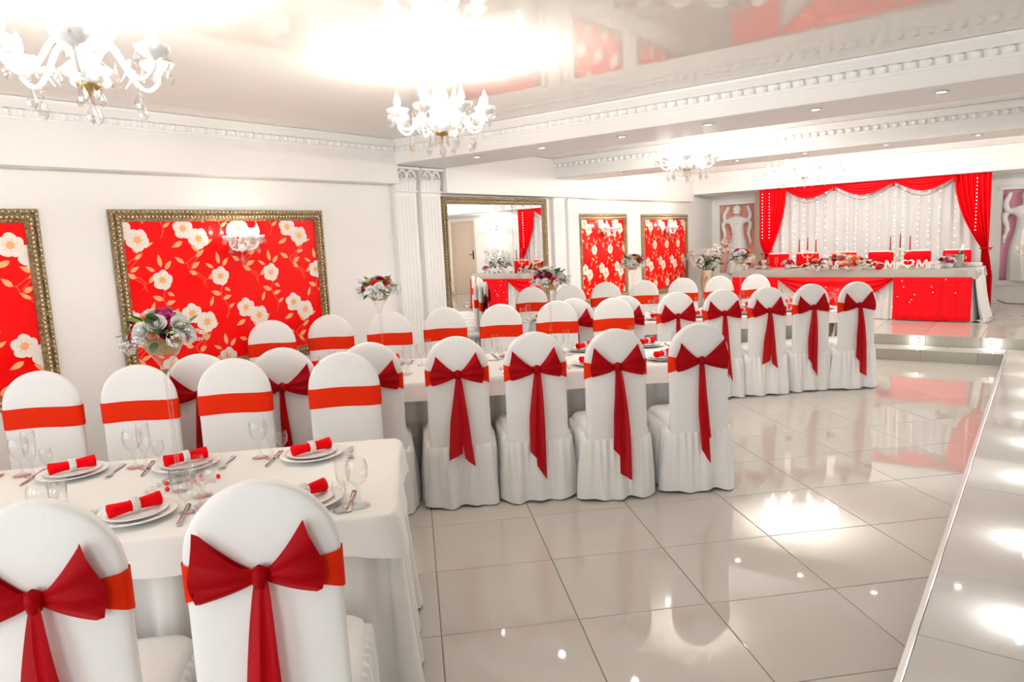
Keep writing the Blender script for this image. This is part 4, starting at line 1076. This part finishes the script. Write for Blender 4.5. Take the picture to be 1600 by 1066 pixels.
# chairs behind the head table: white covers with red backs
for i, a in enumerate((-.42, -.95, -1.47, -2.02, -2.62, -3.12)):
    p = HP(a, HD+.30); o = empty('head_chair', (p[0], p[1], Z2), PI+rotH); tag(o, ['first', 'second', 'third', 'fourth', 'fifth', 'sixth'][i] + ' red backed chair from the right behind the head table', 'chair', 'red backed chairs behind the head table')
    mb = MB(); rows = []
    for z, hw, th in ((.45, .17, .03), (.6, .175, .03), (.80, .18, .03), (.90, .18, .028), (.925, .175, .024), (.94, .15, .012)):
        rows.append([(hw*math.copysign(abs(math.cos(2*PI*k/28))**.35, math.cos(2*PI*k/28)), -.2+th*math.copysign(abs(math.sin(2*PI*k/28))**.6, math.sin(2*PI*k/28)), z) for k in range(28)])
    mb.grid(rows, wrap=True); mb.face([len(mb.v)-28+k for k in range(28)]); mb.build('backrest', CLOTH, o)
    rows = [[(1.03*hw*math.copysign(abs(math.cos(2*PI*k/28))**.35, math.cos(2*PI*k/28)), -.2+1.2*th*math.copysign(abs(math.sin(2*PI*k/28))**.6, math.sin(2*PI*k/28)), z) for k in range(28)] for z, hw, th in ((.68, .178, .03), (.75, .18, .03), (.85, .181, .03), (.905, .18, .029), (.925, .17, .02), (.93, .12, .012))]
    mb = MB(); mb.grid(rows, wrap=True); mb.build('back_cover', REDLEATHER, o)
    inst('seat', SEAT, o); inst('skirt', SKIRTS[i % 4], o)
# flower runner in the middle
o = empty('flower_arrangement', HP(-1.72, .10), rotH); tag(o, 'long low arrangement of cream, red and white roses on the head table', 'flower arrangement')
rnd = random.Random(21)
for k in range(120):
    s = rnd.uniform(-1, 1); x = s*.56; hgt = (.035+.19*(1-abs(s)**1.6)); b = rnd.uniform(-1, 1); z = hgt*math.sqrt(max(0, 1-b*b))*rnd.uniform(.6, 1)+.01; kd = rnd.choice(('cream', 'cream', 'white', 'cream', 'red', 'peach', 'white', 'red', 'wine'))
    n = Vector((s*.4, b-.25, .7+z*2)).normalized(); inst('rose', ROSE[kd], o, (x, b*.10+.02, z), aim(n), rnd.uniform(.034, .048))
for k in range(16): s = rnd.uniform(-1, 1); inst('blossom', FILLW, o, (s*.5, -.10+rnd.uniform(-.03, .02), .035), (rnd.uniform(0, 6), 0, 0), rnd.uniform(.04, .055))
for k in range(24): s = rnd.uniform(-1, 1); inst('leaf', LEAFM, o, (s*.55, rnd.uniform(-.09, .12), .01+.05*rnd.random()), (rnd.uniform(0, .5), 0, rnd.uniform(0, 6)), rnd.uniform(.06, .1))
# candelabra
def candelabra(a, b, lab):
    o = empty('candelabra', HP(a, b), rotH); tag(o, lab, 'candelabra', 'three armed candelabra on the head table')
    MB().lathe([(.001, 0), (.06, .0), (.062, .008), (.03, .018), (.012, .03), (.009, .10), (.016, .13), (.009, .16), (.008, .24), (.02, .262), (.014, .268), (.014, .285), (.001, .286)], 16).build('stem', GOLDP, o)
    for s in (-1, 1):
        pts = [(s*.13*t/10, 0, .20 - .035*math.sin(2*PI*t/10*.9)) for t in range(11)] + [(s*.13, 0, .235)]
        MB().tube(pts, .006, 7).build('arm', GOLDP, o); MB().lathe([(.004, .225), (.02, .232), (.014, .238), (.014, .255), (.001, .256)], 12, (s*.13, 0, 0)).build('candle_cup', GOLDP, o)
    for x, z in ((-.13, .245), (0, .275), (.13, .245)):
        MB().lathe([(.011, z), (.010, z+.1), (.008, z+.2), (.003, z+.222), (.0005, z+.226)], 12, (x, 0, 0)).build('candle', CANDLE, o)
candelabra(-2.33, .45, 'candelabra with three dark red candles left of the flower arrangement')
candelabra(-1.0, .45, 'candelabra with three dark red candles behind the white letters')
# letters Mr heart Mrs
def letter(path_rects, name, lab, a, grp='white standing letters'):
    mb = MB()
    for poly in path_rects:
        n = len(poly); f = [(x, -.012, z) for x, z in poly]; bk = [(x, .012, z) for x, z in poly]
        mb.grid([f, bk], wrap=True); mb.poly(f); mb.poly(bk[::-1])
    o = mb.build(name, PLASTER, None, HP(a, .02), (0, 0, rotH), smooth=False); tag(o, lab, 'letter', grp)
def q4(x0, z0, x1, z1, w_): return [(x0-w_/2, z0), (x0+w_/2, z0), (x1+w_/2, z1), (x1-w_/2, z1)]
Mg = [q4(-.062, 0, -.05, .13, .026), q4(.062, 0, .05, .13, .026), q4(0, .03, -.05, .13, .028), q4(0, .03, .05, .13, .028), q4(-.062, 0, -.062, .014, .05), q4(.062, 0, .062, .014, .05)]
rg = [q4(-.014, 0, -.014, .10, .028), [(0, .062), (.016, .076), (.034, .066), (.042, .09), (.020, .102), (0, .094)], q4(-.014, 0, -.014, .014, .05)]
sg_ = [q4(0, 0, 0, .020, .06), [(.008, .012), (.034, .016), (.034, .05), (.008, .05)], q4(0, .040, 0, .060, .066), [(-.034, .05), (-.008, .05), (-.008, .09), (-.034, .09)], q4(0, .082, 0, .102, .06)]
letter(Mg, 'letter_m', 'white capital M left of the heart on the head table', -1.02)
letter(rg, 'letter_r', 'small white letter r left of the heart', -.915)
letter(Mg, 'letter_m', 'white capital M right of the heart on the head table', -.615)
letter(rg, 'letter_r', 'small white letter r right of the heart', -.51)
letter(sg_, 'letter_s', 'small white letter s ending the word on the head table', -.425)
mb = MB(); out_, in_ = [], []
for k in range(40):
    t = 2*PI*k/40; hx = 16*math.sin(t)**3/17; hz = (13*math.cos(t)-5*math.cos(2*t)-2*math.cos(3*t)-math.cos(4*t))/17
    out_.append((hx*.088, hz*.078+.078)); in_.append((hx*.062, hz*.053+.082))
rows = [[(x, -.014, z) for x, z in out_], [(x, -.014, z) for x, z in in_], [(x, .014, z) for x, z in in_], [(x, .014, z) for x, z in out_]]
mb.grid(rows, wrap=True, wrapv=True); o = mb.build('heart_frame', PLASTER, None, HP(-.79, .0), (0, 0, rotH), smooth=False); tag(o, 'white open heart between the letters on the head table', 'heart')
mb = MB(); mb.box(-.36, .10, -.02, .05, 0, .004); o = mb.build('grass_mat', LEAFL, None, HP(-.72, .08, -.001), (0, 0, rotH), smooth=False); tag(o, 'thin strip of artificial grass behind the white letters', 'grass mat')
# small pots of flowers, bucket and bottle, box, glasses and plates
def pot(a, b, seed, lab, mtl=PORC, R_=.075):
    o = empty('flower_pot', HP(a, b)); tag(o, lab, 'flower pot', 'small flower pots on the head table')
    MB().lathe([(.001, 0), (.035, .0), (.042, .03), (.048, .075), (.05, .08), (.044, .078), (.001, .07)], 18).build('pot', mtl, o)
    rn = random.Random(seed); sp = [(rn.choice(('white', 'cream', 'wine', 'red', 'magenta', 'white')), rn.uniform(.028, .036)) for _ in range(16)]
    bouquet(o, (0, 0, .09), R_, sp, seed, 8, 0)
pot(-.30, .12, 3, 'white pot of pink and white flowers right of the letters')
pot(-.42, .34, 4, 'pot of dark red flowers behind the letters')
pot(-3.22, .15, 5, 'pot of dark flowers at the left end of the head table')
pot(-2.98, .3, 6, 'pot of red and cream flowers near the left end of the head table')
pot(-2.55, .2, 8, 'pot of wine and cream flowers left of the long arrangement', PORC, .10)
o = empty('ice_bucket', HP(-.26, .42)); tag(o, 'steel ice bucket behind the flower pot on the head table', 'bucket')
MB().lathe([(.001, 0), (.06, .0), (.065, .01), (.08, .17), (.085, .175), (.078, .17), (.06, .012), (.001, .01)], 22).build('bucket', BUCKET, o)
for s in (-1, 1): MB().tube([(s*.075, 0, .14), (s*.1, 0, .145), (s*.1, 0, .12), (s*.074, 0, .115)], .005, 6).build('handle', BUCKET, o)
o = MB().lathe([(.001, 0), (.036, .0), (.038, .01), (.038, .14), (.03, .18), (.015, .21), (.0135, .27), (.015, .272), (.015, .285), (.001, .286)], 16).build('champagne_bottle', BOTTLE, None, HP(-.26, .42, .03), (.05, .22, 0)); tag(o, 'champagne bottle leaning in the steel ice bucket', 'bottle')
MB().lathe([(.0155, .205), (.0155, .288), (.001, .289)], 14).build('foil', PORC, o)
o = MB().bbox(-.17, .17, -.06, .06, 0, .055, .006).build('keepsake_box', PORC, None, HP(.0-.22+.02, .30), (0, 0, rotH), smooth=False); tag(o, 'low white box at the right end of the head table', 'box')
o.location = HP(-.16, .55)
MB().bbox(-.012, .012, -.066, -.058, .025, .045, .002).build('clasp', BRASS, o, smooth=False)
for i, (a, b) in enumerate(((-.36, .30), (-.34, .22), (-3.05, .12), (-2.85, .15), (-2.75, .25), (-3.3, .4))):
    o = inst('champagne_flute', FLUTE, None, HP(a, b)); tag(o, ['flute beside the ice bucket on the head table', 'flute in front of the ice bucket on the head table', 'flute by the left pots on the head table', 'second flute by the left pots on the head table', 'third flute by the left pots on the head table', 'flute at the far left corner of the head table'][i], 'glass', 'champagne flutes on the head table')
for i, (a, b) in enumerate(((-.34, .5), (-.95, .6), (-2.1, .62), (-2.62, .6), (-3.12, .6))):
    o = inst('dinner_plate', PLATE, None, HP(a, b)); tag(o, ['first', 'second', 'third', 'fourth', 'fifth'][i] + ' white plate from the right on the head table', 'plate', 'plates on the head table')
# tall plants in twisted vases
def plant(x, y, z, seed, lab):
    o = empty('flower_plant', (x, y, z)); tag(o, lab, 'plant', 'tall vases of white flowers')
    MB().lathe([(.001, 0), (.10, .0), (.11, .02), (.085, .12), (.095, .3), (.105, .45), (.09, .6), (.10, .68), (.092, .68), (.001, .62)], 24, scal=lambda a, r, zz: 1+.07*math.cos(3*a+7*zz)).build('vase', VASEW, o)
    rn = random.Random(seed)
    for k in range(7):
        a0 = k*2.2; zc = .1+.08*k; rows = []
        for i in range(7):
            t = i/6; rows.append([((.102+.006*(1-abs(e)))*math.cos(a0+.5*t+e*.22*math.sin(PI*t)), (.102+.006*(1-abs(e)))*math.sin(a0+.5*t+e*.22*math.sin(PI*t)), zc-.08+.17*t) for e in (-1, 0, 1)])
        MB().grid(rows).build('gold_leaf', VASEG, o)
    for k in range(15):
        a = rn.uniform(0, 2*PI); el = rn.uniform(.35, 1.4); L_ = rn.uniform(.28, .58); tip = Vector((math.cos(a)*math.cos(el)*L_, math.sin(a)*math.cos(el)*L_, math.sin(el)*L_)) + Vector((0, 0, .66))
        st = MB().tube([(0, 0, .6), Vector((0, 0, .6)).lerp(tip, .5)+Vector((0, 0, .04)), tip], .004, 5).build('stem', LEAF, o)
        if k % 3 != 2: inst('blossom', FILLW, o, tip, (rn.uniform(0, 6), rn.uniform(0, 6), 0), rn.uniform(.085, .12))
        for j in range(5):
            p = Vector((0, 0, .62)).lerp(tip, rn.uniform(.45, 1.05)); inst('leaf', LEAFM, o, p, (rn.uniform(-.5, .8), rn.uniform(-.5, .5), rn.uniform(0, 6)), rn.uniform(.07, .12))
plant(-4.98, 12.5, Z2, 2, 'tall twisted vase of white flowers in the corner beside the farthest panel')
plant(.15, 13.3, Z2, 9, 'tall vase of white flowers right of the backdrop, seen in the mirror')
# cables on the stage floor
mb = MB(); mb.tube([(-.60+.05*t, 12.25+.10*math.sin(t*.9)-.06*t*.2, Z2+.008) for t in range(18)], .007, 6); tag(mb.build('cable', PORC), 'white cable snaking over the stage floor from the head table', 'cable')
mb = MB(); mb.tube([(-.10+.13*math.cos(t*.4), 12.15+.10*math.sin(t*.4), Z2+.008+.0008*t) for t in range(34)], .006, 6); tag(mb.build('cable', BLACK), 'dark coiled cable lying on the stage floor', 'cable')
mb = MB(); mb.tube([(-.62, 13.4, Z2+.10), (-.5, 13.6, Z2+.03), (-.2, 13.72, Z2+.008), (.5, 13.75, Z2+.008)], .008, 6); tag(mb.build('cable', mat('red_cable', (.25, .02, .02), .5)), 'dark red cable along the foot of the stage wall', 'cable')
